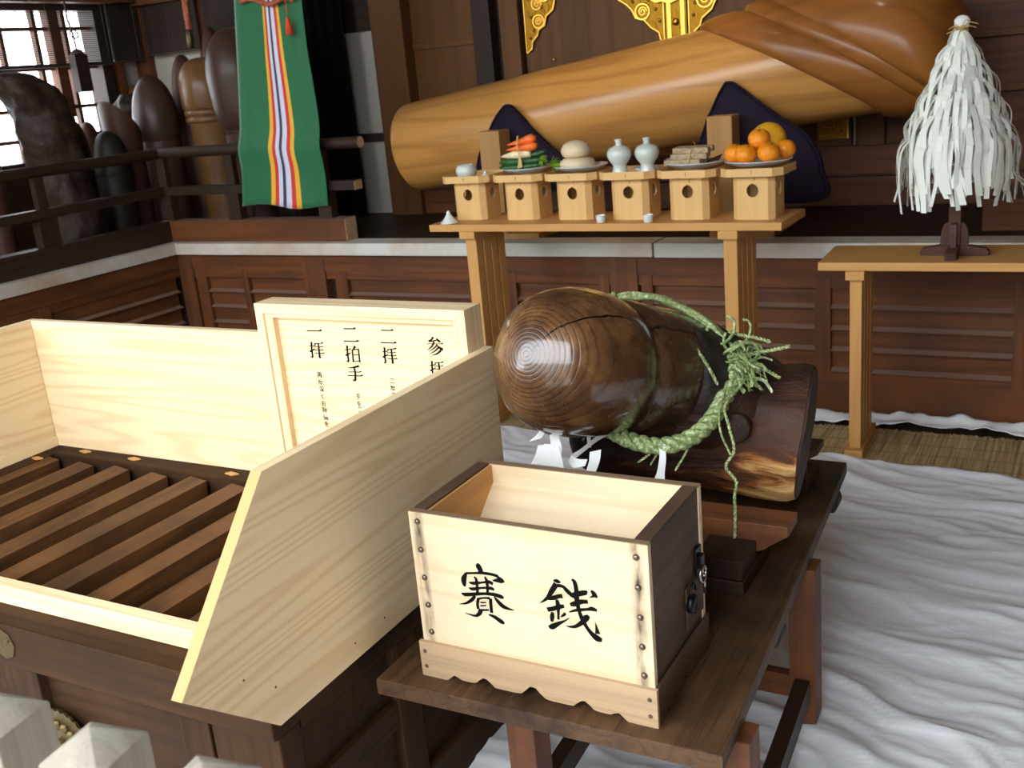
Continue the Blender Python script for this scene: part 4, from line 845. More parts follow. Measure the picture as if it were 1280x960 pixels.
def octagon(hw, hd, c): return [(-hw+c,-hd),(hw-c,-hd),(hw,-hd+c),(hw,hd-c),(hw-c,hd),(-hw+c,hd),(-hw,hd-c),(-hw,-hd+c)]
def make_stand(label, loc, rz):
    o = root('offering_stand', label, 'offering stand', (0,0,0), 'offering stands on the long table')
    HB, HW = .170, .0825; c = .022
    for k in range(3):                       # walls with the keyhole opening: front, right, left
        A = Matrix.Rotation([0, PI/2, -PI/2][k], 4, 'Z')
        b = MB(A); w_ = HW-c
        outer = [(-w_,-HW,0),(w_,-HW,0),(w_,-HW,HB),(-w_,-HW,HB)]
        inner = []
        for i in range(24):
            a = PI/2 + 2*PI*i/24; rr_ = .0235*(1 - .0*math.cos(a)); x_, z_ = rr_*math.cos(a), rr_*1.06*math.sin(a)
            if i in (0,): z_ += .004
            if i in (2, 22): z_ += .002
            inner.append((x_, -HW, .112+z_))
        hole_panel(b, outer, inner, (0,.006,0)); b.build('side_panel', M['trayZ'], o)
    b = MB(Matrix.Rotation(PI, 4, 'Z')); b.box((-(HW-c),-HW,0),(HW-c,-HW+.006,HB)); b.build('side_panel', M['trayZ'], o)
    for k in range(4):
        b = MB(Matrix.Rotation(PI/2*k, 4, 'Z')); w_ = HW-c
        b.prism([(w_,-HW,0),(HW,-w_,0),(HW-.006,-w_+.002,0),(w_-.002,-HW+.006,0)], (0,0,HB)); b.build('corner_panel', M['trayZ'], o)
    TW, TD, tc_ = .123, .123, .034
    b = MB(); b.prism([(x,y,HB+.0002) for x,y in octagon(TW-.003,TD-.003,tc_)], (0,0,.005)); b.build('tray_floor', M['trayX'], o)
    b = MB(); oo, ii = octagon(TW,TD,tc_), octagon(TW-.005,TD-.005,tc_-.002)
    z0, z1 = HB, HB+.031
    V = [[b.v((x,y,z)) for x,y in lp] for lp, z in ((oo,z0),(oo,z1),(ii,z1),(ii,z0))]
    for q_ in range(4):
        A_, B_ = V[q_], V[(q_+1) % 4]
        for i in range(8): b.f([A_[i], A_[(i+1)%8], B_[(i+1)%8], B_[i]])
    b.build('tray_rim', M['trayX'], o)
    for zs in ((HB+.009, HB+.023), (HB-.020, HB-.008)):
        b = MB(); hi = zs[0] > HB; b.box((.008, (-TD if hi else -HW)-.0012, zs[0]), (.0098, (-TD if hi else -HW)+.001, zs[1])); b.build('stitch', M['coinside'], o)
    b = MB(); b.prism([(x,y,0) for x,y in octagon(HW-.006,HW-.006,c)], (0,0,.004)); b.build('base_floor', M['trayX'], o)
    o.location = loc; o.rotation_euler.z = rz; WL[o.name] = Vector((0,0,0)); return o
sx_ = [-2.482, -2.207, -1.942, -1.678, -1.417, -1.149]; sl = [
 'pale cypress offering stand with the small white pot', 'pale cypress offering stand under the carrots and cucumbers',
 'pale cypress offering stand under the stacked rice cakes', 'pale cypress offering stand with the two white bottles',
 'pale cypress offering stand under the dried bundle', 'pale cypress offering stand under the heap of oranges']
SP = []
for k, x in enumerate(sx_):
    y = 4.015 + .0825 + (sx_[-1]-x)*.0218*3.2
    p = Vector((x, y, OT+.0005)); SP.append(p)
    rz = math.radians(-1.3)
    if k == 0: st0 = make_stand(sl[0], p, rz)
    else: dup(st0, p, sl[k], rz)
TRZ = OT + .1757 + .0005                     # upper face of the tray floor
def on(k, dx, dy, dz=0): return Vector((SP[k].x+dx, SP[k].y+dy, TRZ+dz))
def lathe_thing(name, prof, mat, label, cat, loc, group=None, n=32, auto=50, M_=None):
    b = MB(); b.lathe(prof, loc, n, M_); return tag(b.build(name, mat, origin=loc, auto=auto), label, cat, group)
lathe_thing('small_pot', [(0,0),(.027,0),(.029,.004),(.040,.014),(.0475,.030),(.0485,.044),(.043,.060),(.035,.068),(.032,.068),(.032,.065),(.038,.056),(.042,.04),(.034,.016),(0,.010)], M['celadon'], 'small round white glazed pot on the leftmost offering stand', 'pot', on(0,-.035,-.02))
lathe_thing('pot_lid', [(0,0),(.026,0),(.028,.003),(.020,.008),(.010,.012),(.006,.015),(.008,.02),(.005,.025),(0,.026)], M['porc'], 'little white lid with a knob lying beside the small pot', 'lid', on(0,.07,-.035,.012+.0))
lathe_thing('salt_cone', [(0,0),(.040,0),(.041,.003),(.030,.012),(.018,.028),(.009,.042),(.008,.050),(.005,.055),(0,.056)], M['porc'], 'white cone-shaped porcelain lid at the left end of the long table', 'lid', (-2.545,4.025,OT+.001))
cup = [(0,0),(.017,0),(.019,.002),(.0215,.028),(.0225,.031),(.0195,.031),(.0185,.028),(.016,.006),(0,.005)]
lathe_thing('sake_cup', cup, M['porc'], 'tiny white cup on the table edge below the rice cakes', 'cup', (-1.783,3.992,OT+.001), 'tiny cups on the table edge')
lathe_thing('sake_cup', cup, M['porc'], 'tiny white cup on the table edge right of the bottle stand', 'cup', (-1.572,3.985,OT+.001), 'tiny cups on the table edge')
bot = [(0,0),(.036,0),(.037,.003),(.031,.025),(.0275,.042),(.031,.050),(.044,.066),(.051,.085),(.050,.100),(.041,.115),(.024,.123),(.0135,.127),(.013,.140),(.016,.148),(.016,.150),(.012,.150),(.010,.140),(0,.138)]
lathe_thing('sake_bottle', bot, M['celadon'], 'white gourd-shaped bottle, left one of the pair', 'bottle', on(3,-.055,-.03), 'white bottles on the fourth stand')
lathe_thing('sake_bottle', bot, M['celadon'], 'white gourd-shaped bottle, right one of the pair', 'bottle', on(3,.062,-.015), 'white bottles on the fourth stand')
def plate(loc, rad, label):
    lathe_thing('plate', [(0,.004),(rad*.55,.004),(rad*.6,0),(rad*.68,.001),(rad*.9,.012),(rad,.020),(rad*1.0,.0225),(rad*.97,.0225),(rad*.86,.016),(rad*.62,.009),(0,.008)], M['plate'], label, 'plate', loc, 'plates on the offering stands', n=48)
plate(on(1,.01,-.01,.0265), .115, 'white plate under the carrots and cucumbers')
plate(on(2,.012,-.005,.0265), .117, 'white plate under the two rice cakes')
plate(on(4,.01,-.005,.0265), .121, 'white plate under the dried bundle')
plate(on(5,.003,-.005,.0265), .130, 'white plate under the heap of oranges')
plate(on(3,.03,.055,.002), .055, 'little white dish behind the two bottles')
def ball_thing(name, mat, label, cat, loc, rr_, sq, group=None, dimple=True, cal=True):
    o = root(name, label, cat, loc, group)
    prof = []
    for i in range(19):
        a = -PI/2 + PI*i/18; q_ = rr_*math.cos(a); z = rr_*sq*math.sin(a)
        if i > 15 and dimple: z -= rr_*.07*(i-15)/3*.8
        prof.append((q_, z))
    tilt = Matrix.Rotation(random.uniform(-.3,.5), 4, 'X') @ Matrix.Rotation(random.uniform(-.5,.5), 4, 'Y')
    b = MB(); b.lathe(prof, loc, 32, tilt); b.build('peel' if cal else 'body', mat, o, smooth=True)
    if cal:
        b = MB(); b.lathe([(0,0),(.005,.0),(.004,.002),(0,.003)], Vector(loc)+tilt@Vector((0,0,rr_*sq*.93)), 8, tilt); b.build('calyx', M['calyx'], o)
    return o
random.seed(5); pz = .0265+.0105
for x, y, z, rr_, lb_ in [(-.083,-.030,pz,.0415,'orange at the left end of the heap on the plate'),(-.030,-.066,pz,.0405,'orange in the front row next to the left end'),
    (.055,-.052,pz,.043,'orange in the front row towards the right'),(.098,.030,pz+.006,.040,'orange at the right end of the heap'),(.008,-.010,pz+.050,.0425,'orange sitting on top in the middle of the heap')]:
    ball_thing('orange', M['orange'], lb_, 'orange', on(5,x,y,z+rr_*.9), rr_, .9, 'oranges on the rightmost stand')
ball_thing('pomelo', M['pomelo'], 'large yellow citrus fruit at the back of the orange heap', 'citrus fruit', on(5,.018,.078,pz+.074), .072, .95)
mo = [(0,0),(.062,0),(.072,.006),(.077,.018),(.073,.032),(.060,.042),(.03,.046),(0,.046)]
def moch(k, dz, name, lab): lathe_thing(name, [(a*k, c*k) for a, c in mo], M['mochi'], lab, 'rice cake', on(2,.0,-.012,.0265+.0095+dz), 'stacked rice cakes', auto=80)
moch(1.0, 0, 'rice_cake', 'lower, wider round rice cake on the plate')
lathe_thing('rice_cake', [(0,0),(.045,0),(.058,.008),(.064,.022),(.062,.038),(.052,.054),(.034,.065),(.014,.070),(0,.0705)], M['mochi'], 'upper domed rice cake of the stack', 'rice cake', on(2,-.005,-.012,.0265+.0095+.0465), 'stacked rice cakes', auto=80)
# vegetables
def veg(name, label, cat, path, rad, mat, group=None, extra=None):
    o = root(name, label, cat, path[0], group)
    P = catmull(path, 6); n_ = len(P); L_ = []
    for i in range(n_):
        t = i/(n_-1)*(len(rad)-1); k = min(int(t), len(rad)-2); L_.append(rad[k]+(rad[k+1]-rad[k])*(t-k))
    b = MB(); b.tube(P, L_, 14); b.build('root' if cat in ('carrot','radish') else 'fruit', mat, o, smooth=True)
    if extra: extra(o)
    return o
VZ = .0265+.012
v = lambda x, y, z: on(1, x, y, VZ+z)
def leaves_at(o, p, n_, spread, l_, mat):
    b = MB(); random.seed(len(o.name)+n_)
    for k in range(n_):
        d_ = Vector((random.uniform(.3,1), random.uniform(-.5,.3), random.uniform(-.3,.7))).normalized()
        w_ = random.uniform(.010,.02)*spread
        p0 = Vector(p); p3 = p0+d_*l_*random.uniform(.6,1); p1 = p0.lerp(p3,.5)+Vector((0,0,.012))
        b.ribbon(catmull([p0,p1,p3],4), [.004]+[w_*math.sin(PI*(i+1)/9.5)+.002 for i in range(8)], d_.cross(Vector((random.gauss(0,.4),random.gauss(0,.4),1))), .001)
    return b.build('leaves', mat, o)
G = 'vegetables on the second stand'
veg('cucumber','dark green cucumber lowest and foremost in the stack','cucumber',[v(-.110,-.042,.012),v(-.05,-.050,.011),v(.03,-.046,.014),v(.095,-.036,.020)],[.006,.013,.0145,.0145,.013,.006],M['cuke'],G)
veg('cucumber','dark green cucumber lying on the two lowest ones','cucumber',[v(-.115,-.030,.033),v(-.04,-.034,.034),v(.04,-.028,.036),v(.10,-.02,.040)],[.006,.015,.0165,.016,.013,.006],M['cuke'],G)
veg('cucumber','dark green cucumber at the back of the stack','cucumber',[v(-.09,.0,.014),v(-.02,-.006,.014),v(.05,.0,.016),v(.10,.01,.022)],[.006,.014,.015,.014,.012,.005],M['cuke'],G)
veg('cucumber','thin green cucumber sticking up at the right of the stack','cucumber',[v(.005,-.018,.058),v(.05,-.01,.061),v(.10,.0,.072)],[.005,.012,.013,.006],M['cuke'],G)
veg('radish','pale white radish between the carrots and the cucumbers','radish',[v(-.108,-.024,.058),v(-.04,-.03,.064),v(.04,-.022,.066)],[.003,.011,.017,.018,.014],M['daikon'],G)
veg('carrot','orange carrot, upper one of the pair','carrot',[v(-.075,-.018,.108),v(-.02,-.022,.117),v(.035,-.016,.128),v(.062,-.012,.132)],[.002,.009,.014,.019,.021,.012],M['carrot'],G)
veg('carrot','orange carrot, lower one of the pair','carrot',[v(-.080,-.026,.086),v(-.02,-.032,.092),v(.04,-.026,.097),v(.072,-.02,.099)],[.002,.009,.014,.019,.020,.012],M['carrot'],G)
o = root('leafy_bunch','small green leafy bunch at the right of the cucumber plate','greens',v(.085,-.035,.03)); leaves_at(o, v(.085,-.035,.03), 12, 1.1, .05, M['leafy'])
o = root('leafy_bunch','small green leafy bunch beside the rice cakes','greens',on(2,-.105,-.035,.05)); leaves_at(o, on(2,-.115,-.035,.05), 14, 1.3, .055, M['leafy'])
o = root('straw_tie','straw tie round the stacked vegetables','straw tie',v(.0,-.06,.05))
MB().ribbon(catmull([v(-.008,-.042,.146),v(-.006,-.056,.125),v(-.006,-.060,.095),v(-.002,-.056,.075),v(.002,-.062,.045),v(.006,-.068,.02)],5),[.007]*40,(1,0,.1),.0015).build('band',M['twine'],o)
MB().ribbon(catmull([v(.002,-.062,.058),v(.008,-.070,.035),v(.006,-.072,.012)],5),[.008+.001*i for i in range(20)],(1,0,.2),.0015).build('loose_end',M['twine'],o)
# dried bundle
o = root('dried_bundle','tied bundle of dried grey-brown strips with dark kelp on the fifth stand','dried food bundle',on(4,.0,-.01,.03))
random.seed(9)
for k, (dx, dy, dz) in enumerate([(-.030,-.050,.0),(-.032,-.020,.003),(-.025,.012,.003),(-.008,-.042,.022),(-.012,-.010,.024),(-.004,-.030,.044),(.0,.004,.046)]):
    p = on(4, dx*1.15, dy, .0392+dz)
    b = MB(Matrix.Translation(p) @ Matrix.Rotation(.06*random.uniform(-1,1), 4, 'Z') @ Matrix.Rotation(.05, 4, 'X'))
    b.box((-.068,-.017,0),(.080+.008*random.random(),.017,.023),.006); b.build('strip', M['squid'], o)
b = MB()
for k in range(3): b.ribbon(catmull([on(4,-.05,.03+.012*k,.0385),on(4,.03,.02+.012*k,.0385),on(4,.105,.01+.012*k,.052+.006*k)],5),.022,(0,1,.3),.003)
b.build('kelp', M['kelp'], o)
b = MB(); b.tube(catmull([on(4,.008,.03,.10),on(4,.006,-.02,.102),on(4,.008,-.05,.092),on(4,.004,-.068,.06),on(4,.0,-.071,.034)],6),.003,6)
b.tube(catmull([on(4,.007,-.012,.100),on(4,.015,-.02,.118),on(4,.010,-.03,.126)],5),.0016,6); b.build('tie', M['twine'], o)
# ------------------------------------------------------------------ white paper wand on the side table
GX, GY, GZ = -.440, 4.185, .7925
r = root('paper_wand', 'shaggy white paper-streamer wand on a dark wooden stand on the side table', 'paper wand', (GX, GY, GZ))
b = MB()
for k in range(4):
    b2 = Matrix.Translation((GX, GY, GZ)) @ Matrix.Rotation(PI/2*k, 4, 'Z')
    mb = MB(b2)
    mb.prism([(.0,-.02,0),(.118,-.02,0),(.120,-.02,.016),(.112,-.02,.026),(.06,-.02,.036),(.0,-.02,.040)], (0,.04,0), .002); mb.build('foot', M['statueR'], r)
    mb = MB(b2); mb.prism([(.021,-.011,.038),(.050,-.011,.036),(.046,-.011,.09),(.036,-.011,.118),(.021,-.011,.125)], (0,.022,0), .002); mb.build('brace', M['statueR'], r)
MB().box((GX-.021, GY-.021, GZ+.0405), (GX+.021, GY+.021, GZ+.185), .002).build('socket', M['statueR'], r)
MB().box((GX-.013, GY-.013, GZ+.1855), (GX+.013, GY+.013, GZ+.80), .002).build('rod', M['statueR'], r)
random.seed(21); b = MB()
PT = GZ+.835                               # top of the bundle
for tier in range(8):
    f_ = tier/7; ztop = PT-.085-.345*f_; rad = .045+.158*f_**.8; nst = 18+int(40*f_)
    for k in range(nst):
        a = 2*PI*(k+random.random()*.8)/nst; d_ = Vector((math.cos(a), math.sin(a), 0)); sd = Vector((-d_.y, d_.x, 0))
        rr_ = rad*random.uniform(.82, 1.04); l_ = random.uniform(.15, .23); w_ = random.uniform(.014, .024); ztop = PT-.085-.345*f_+random.uniform(-.02, .02)
        p0 = Vector((GX, GY, ztop+.055)) + d_*max(.012, rr_-.045); p1 = Vector((GX, GY, ztop)) + d_*rr_
        p2 = Vector((GX, GY, ztop-l_*.5)) + d_*(rr_+.010*random.uniform(-1,1.2)) + sd*random.gauss(0,.006); p3 = Vector((GX, GY, ztop-l_*(.8 if random.random() < .15 else 1))) + d_*(rr_+.014*random.uniform(-1.3,1)+(.035 if random.random() < .12 else 0)) + sd*random.gauss(0,.014)
        tw = sd + d_*random.gauss(0,.22)
        b.ribbon(catmull([p0,p1,p2,p3],4), w_, tw, .0009)
        if False:           # a fold that kicks outwards
            q1 = p1 + d_*.012; q2 = q1 + d_*random.uniform(.015,.035) + Vector((0,0,random.uniform(-.02,.012))) + sd*random.gauss(0,.02)
            b.ribbon([p1, q1, q2, q2+Vector((0,0,-.03))+sd*random.gauss(0,.01)], w_, sd+d_*random.gauss(0,.5), .0009)
o = b.build('paper_streamers', M['paperw'], r); o['kind'] = 'stuff'
b = MB(); b.loft([[(GX+rr_*math.cos(2*PI*i/20)*(1+.08*math.sin(5*i)), GY+rr_*math.sin(2*PI*i/20)*(1+.08*math.sin(5*i)), PT+z) for i in range(20)] for rr_, z in ((.10,-.30),(.06,-.17),(.034,-.08),(.021,-.045),(.018,-.03),(.026,-.015),(.027,0),(.018,.012),(.006,.016))])
b.build('paper_core', M['paperw'], r, smooth=True)
b = MB()
for k in range(5):
    b.tube([Vector((GX, GY, PT-.036+.004*k)) + Vector((.022*math.cos(2*PI*i/16), .022*math.sin(2*PI*i/16), .002*math.sin(i))) for i in range(17)], .0016, 5)
for dx, dz in ((.05,.0),(.055,.012),(-.045,-.012),(.03,.02),(-.03,.006),(-.04,.002)):
    b.tube(catmull([(GX, GY-.024, PT-.03),(GX+dx*.5, GY-.04, PT-.03+dz+.008),(GX+dx, GY-.03, PT-.03+dz)],4), .0014, 5)
b.build('cord', M['twine'], r)

# ------------------------------------------------------------------ giant reclining wooden log
P0 = Vector((-3.40, 5.10, 1.220)); GA = Vector((1, -.01, .1255)).normalized(); GU = (Vector((0,0,1))-GA*GA.z).normalized(); GS = GA.cross(GU)
r = root('giant_log', 'huge polished orange-brown carved log lying across the altar behind the offerings', 'giant carved log', (-2.0, 5.1, ST))
def glog(name, prof, mat, n=72, caps=True, noi=.0):
    R = []
    for s_, rd, sh in prof:
        ring = []
        for i in range(n):
            th = 2*PI*i/n
            ring.append(P0 + GA*(s_ - sh*math.cos(th + .25)) + (GU*math.cos(th)+GS*math.sin(th))*rd)
        R.append(ring)
    b = MB(); b.loft(R, caps); return b.build(name, mat, r, smooth=True)
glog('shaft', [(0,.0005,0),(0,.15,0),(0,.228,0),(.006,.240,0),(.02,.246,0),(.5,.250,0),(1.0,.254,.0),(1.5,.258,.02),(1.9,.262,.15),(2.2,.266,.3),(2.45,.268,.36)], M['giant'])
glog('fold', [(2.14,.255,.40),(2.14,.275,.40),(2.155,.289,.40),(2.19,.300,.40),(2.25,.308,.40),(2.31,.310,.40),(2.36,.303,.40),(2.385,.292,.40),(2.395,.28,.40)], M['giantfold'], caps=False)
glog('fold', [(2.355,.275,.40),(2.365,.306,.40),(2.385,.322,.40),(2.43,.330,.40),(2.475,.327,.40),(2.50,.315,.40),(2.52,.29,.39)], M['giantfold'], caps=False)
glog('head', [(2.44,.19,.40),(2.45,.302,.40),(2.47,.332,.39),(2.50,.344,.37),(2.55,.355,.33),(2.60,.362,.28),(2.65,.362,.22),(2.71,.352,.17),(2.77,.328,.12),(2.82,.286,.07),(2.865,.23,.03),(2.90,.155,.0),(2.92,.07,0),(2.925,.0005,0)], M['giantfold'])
# padded supports
def support(name, label, x, y, w, zt, zb, cloth):
    o = root(name, label, 'log support', (x, y, zb))
    MB().box((x-w/2, y-.045, zb+.03), (x+w/2, y+.07, zt), .003).build('block', M['block'], o)
    MB().box((x-.06, y-.05, zb), (x+.24, y+.36, zb+.03), .003).build('base_plate', M['block'], o)
    return o
def cushion(name, label, pts, y, d, par=None):
    """soft folded cloth cushion: outline in x,z with a rounded, padded body"""
    c = Vector((sum(p[0] for p in pts)/len(pts), y, sum(p[1] for p in pts)/len(pts)))
    o = root(name, label, 'cushion', (c.x, y, ST+.04))
    P = catmull([(p[0], 0, p[1]) for p in pts] + [(pts[0][0], 0, pts[0][1])], 8)[:-1]
    n_ = len(P); R = []
    for s_, dy in ((.90,0.0),(.985,.012),(1.0,.035),(1.0,d*.5),(.97,d*.85),(.85,d)):
        R.append([Vector((c.x+(p.x-c.x)*s_ + .004*noise.noise(Vector((p.x*14,dy*20,p.z*14))), y+dy+.012*noise.noise(Vector((p.x*9,2,p.z*9))), c.z+(p.z-c.z)*s_)) for p in P])
    b = MB(); b.loft(R); b.build('cover', M['purple'], o, smooth=True)
    b = MB(); b.tube([p + Vector((0,-.004,0)) for p in R[1]] + [R[1][0]+Vector((0,-.004,0))], .006, 6); b.build('piping', M['purple'], o, smooth=True)
    return o
support('log_support', 'square wooden block support under the left part of the giant log', -2.655, 4.69, .115, 1.315, ST+.001, 1)
support('log_support', 'square wooden block support under the giant log behind the dried bundle', -1.475, 4.69, .115, 1.320, ST+.001, 1)
cushion('purple_cushion', 'dark purple pointed cushion behind the left wooden block', [(-2.70,1.0),(-2.855,1.02),(-2.835,1.10),(-2.77,1.25),(-2.66,1.40),(-2.615,1.432),(-2.57,1.40),(-2.43,1.25),(-2.30,1.14),(-2.27,1.06),(-2.34,1.0)], 4.772, .058)
cushion('purple_cushion', 'dark purple pointed cushion behind the oranges', [(-1.50,.92),(-1.675,.96),(-1.64,1.12),(-1.575,1.30),(-1.50,1.44),(-1.468,1.462),(-1.42,1.435),(-1.25,1.30),(-1.11,1.20),(-1.05,1.05),(-1.06,.92)], 4.772, .065)

# ------------------------------------------------------------------ gilt fittings on the doors behind
def relief(b, c, rr_, y):
    b.tube([(c[0]+rr_*math.cos(2*PI*i/20), y, c[1]+rr_*math.sin(2*PI*i/20)) for i in range(21)], rr_*.2, 6)
    b.tube([(c[0]+rr_*(.65-.03*i)*math.cos(.6*i), y, c[1]+rr_*(.65-.03*i)*math.sin(.6*i)) for i in range(18)], rr_*.14, 6)
def fitting(name, label, pts, scrolls, dots, y=BACK-.004, d=.012):
    c = pts[0]; o = root(name, label, 'gilt fitting', (c[0], y, c[1]))
    MB().prism([(x, y, z) for x, z in pts], (0, -d, 0), .002).build('plate', M['gold'], o)
    b = MB()
    P = [(x, y-d, z) for x, z in pts] + [(pts[0][0], y-d, pts[0][1])]
    b.tube(P, .006, 6); b.build('raised_edge', M['goldb'], o)
    b = MB()
    for c in scrolls: relief(b, c, c[2], y-d)
    for c in dots: b.ball((c[0], y-d, c[1]), .010, 6)
    b.build('scroll_relief', M['goldb'], o); return o
fitting('gilt_fitting', 'gilt triangular corner fitting on the left edge of the wall doors', [(-2.912,1.678),(-2.880,1.700),(-2.872,1.74),(-2.835,1.775),(-2.83,1.80),(-2.79,1.82),(-2.775,1.87),(-2.73,1.90),(-2.715,1.95),(-2.69,2.0),(-2.66,2.10),(-2.62,2.2),(-2.912,2.2)],
        [(-2.825,1.845,.035),(-2.83,1.94,.03),(-2.78,1.99,.04),(-2.85,2.07,.04)], [(-2.885,1.76),(-2.86,1.80),(-2.87,1.87),(-2.80,1.92),(-2.88,1.97),(-2.75,2.06)])
zc = 1.63
fitting('gilt_fitting', 'gilt scroll fitting left of the central door band', [(-2.075,1.66),(-2.098,1.685),(-2.105,1.72),(-2.15,1.75),(-2.185,1.79),(-2.235,1.805),(-2.255,1.85),(-2.285,1.88),(-2.33,1.91),(-2.37,1.97),(-2.44,2.05),(-2.50,2.2),(-2.075,2.2)],
        [(-2.195,1.835,.04),(-2.13,1.95,.04),(-2.27,1.95,.035)], [(-2.10,1.78),(-2.12,1.84),(-2.16,1.89),(-2.25,1.89),(-2.33,1.99)])
fitting('gilt_fitting', 'gilt scroll fitting right of the central door band', [(-1.935,1.66),(-1.915,1.685),(-1.905,1.71),(-1.875,1.735),(-1.865,1.77),(-1.81,1.81),(-1.79,1.85),(-1.765,1.88),(-1.73,1.91),(-1.69,1.97),(-1.63,2.05),(-1.57,2.2),(-1.935,2.2)],
        [(-1.845,1.865,.042),(-1.87,1.97,.04),(-1.77,1.98,.035)], [(-1.91,1.79),(-1.90,1.85),(-1.88,1.92),(-1.80,1.92)])
o = root('gilt_door_band', 'vertical gilt band with round bosses between the two scroll fittings', 'gilt fitting', (-2.005, BACK-.02, 1.64))
MB().box((-2.066,BACK-.026,1.60),(-1.945,BACK-.002,2.2),.004).build('plate', M['gold'], o)
MB().box((-2.056,BACK-.032,1.60),(-2.03,BACK-.0265,2.2),.003).box((-1.98,BACK-.032,1.60),(-1.954,BACK-.0265,2.2),.003).build('raised_edge', M['goldb'], o)
b = MB()
for z in (1.765, 1.90, 2.04): b.ball((-2.005, BACK-.027, z), .020, 8)
b.ball((-2.005, BACK-.027, 1.66), .03, 8, (1,1,.6)); b.build('boss', M['goldb'], o, smooth=True)
o = root('gilt_fan_crest', 'gilt scalloped half-round crest above the central door band', 'gilt fitting', (-2.03, BACK-.05, 1.9))
pts = [(-2.03+(.26+.008*math.cos(20*a))*math.cos(a), BACK-.034, 2.105+(.26+.008*math.cos(20*a))*math.sin(a)*.92) for a in [PI+PI*i/60 for i in range(61)]]
MB().prism(pts, (0,-.014,0), .002).build('plate', M['goldb'], o)
b = MB()
for rr_ in (.10,.15,.20):
    for i in range(int(rr_*100)+1):
        a = PI+PI*(i+.5)/(int(rr_*100)+1); b.ball((-2.03+rr_*math.cos(a), BACK-.048, 2.105+rr_*math.sin(a)*.92), .011, 6)
b.build('bead', M['goldb'], o, smooth=True)
fitting('gilt_relief', 'small square gilt relief panel low on the wall under the giant log', [(-1.265,1.115),(-1.115,1.115),(-1.115,1.262),(-1.265,1.262)], [(-1.21,1.20,.03),(-1.16,1.16,.025),(-1.16,1.22,.022)], [(-1.22,1.15),(-1.19,1.23)], y=BACK-.001)
for x, z, lb in ((-2.75,1.632,'tiny gilt nail head on the wall above the left part of the log'), (-1.62,1.80,'tiny gilt nail head on the wall by the log folds')):
    b = MB(); b.ball((x, BACK-.004, z), .010, 8); tag(b.build('gilt_nail', M['goldb'], smooth=True, origin=(x, BACK, z)), lb, 'gilt nail')
# box on the stage at the right
o = root('wooden_chest', 'plain reddish wooden box on the altar floor at the right edge', 'wooden box', (.02, 4.95, ST))
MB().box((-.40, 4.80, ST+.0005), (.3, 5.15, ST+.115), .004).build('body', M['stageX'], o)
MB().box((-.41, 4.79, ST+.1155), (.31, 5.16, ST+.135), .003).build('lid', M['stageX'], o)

# ------------------------------------------------------------------ railings of the side altar
r = root('corner_railing', 'dark low wooden railing with a round top rail around the side altar', 'railing', (-4.92, 4.62, ST))
RY, RXX = 4.62, -4.92
MB().tube([(-5.02,RY,1.302),(-3.425,RY,1.302)], .031, 20).build('top_rail', M['darkX'], r, auto=40)
MB().lathe([(0,0),(.030,0),(.030,.001),(0,.0012)], (-3.4245,RY,1.302), 20, Matrix.Rotation(PI/2,4,'Y')).build('rail_end', M['mould'], r, label='pale end grain of the round rail')
MB().tube([(RXX,1.5,1.300),(RXX,4.66,1.300)], .031, 20).build('top_rail', M['darkY'], r, auto=40)
MB().box((RXX-.03,RY-.035,1.055),(-3.475,RY+.035,1.105),.003).build('middle_rail', M['darkX'], r)
MB().box((-3.4745,RY-.034,1.056),(-3.472,RY+.034,1.104)).build('rail_end', M['mould'], r, label='pale end grain of the middle rail')
MB().box((RXX-.035,1.5,1.055),(RXX+.035,RY-.036,1.105),.003).build('middle_rail', M['darkY'], r)
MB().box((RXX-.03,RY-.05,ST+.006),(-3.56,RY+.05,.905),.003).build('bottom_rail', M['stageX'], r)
MB().box((-3.5595,RY-.049,ST+.007),(-3.557,RY+.049,.904)).build('rail_end', M['mould'], r, label='pale end grain of the bottom rail')
MB().box((RXX-.05,1.5,ST+.006),(RXX+.05,RY-.051,.905),.003).build('bottom_rail', M['darkY'], r)
for x in (-4.90, -4.36, -3.70): MB().box((x-.045,RY-.03,.9055),(x+.045,RY+.03,1.0545),.003).box((x-.03,RY-.02,1.1055),(x+.03,RY+.02,1.273),.003).build('strut', M['darkZ'], r)
for y in (3.75, 2.8, 1.9): MB().box((RXX-.03,y-.06,.9055),(RXX+.03,y+.06,1.0545),.003).box((RXX-.02,y-.03,1.1055),(RXX+.02,y+.03,1.273),.003).build('strut', M['darkZ'], r)

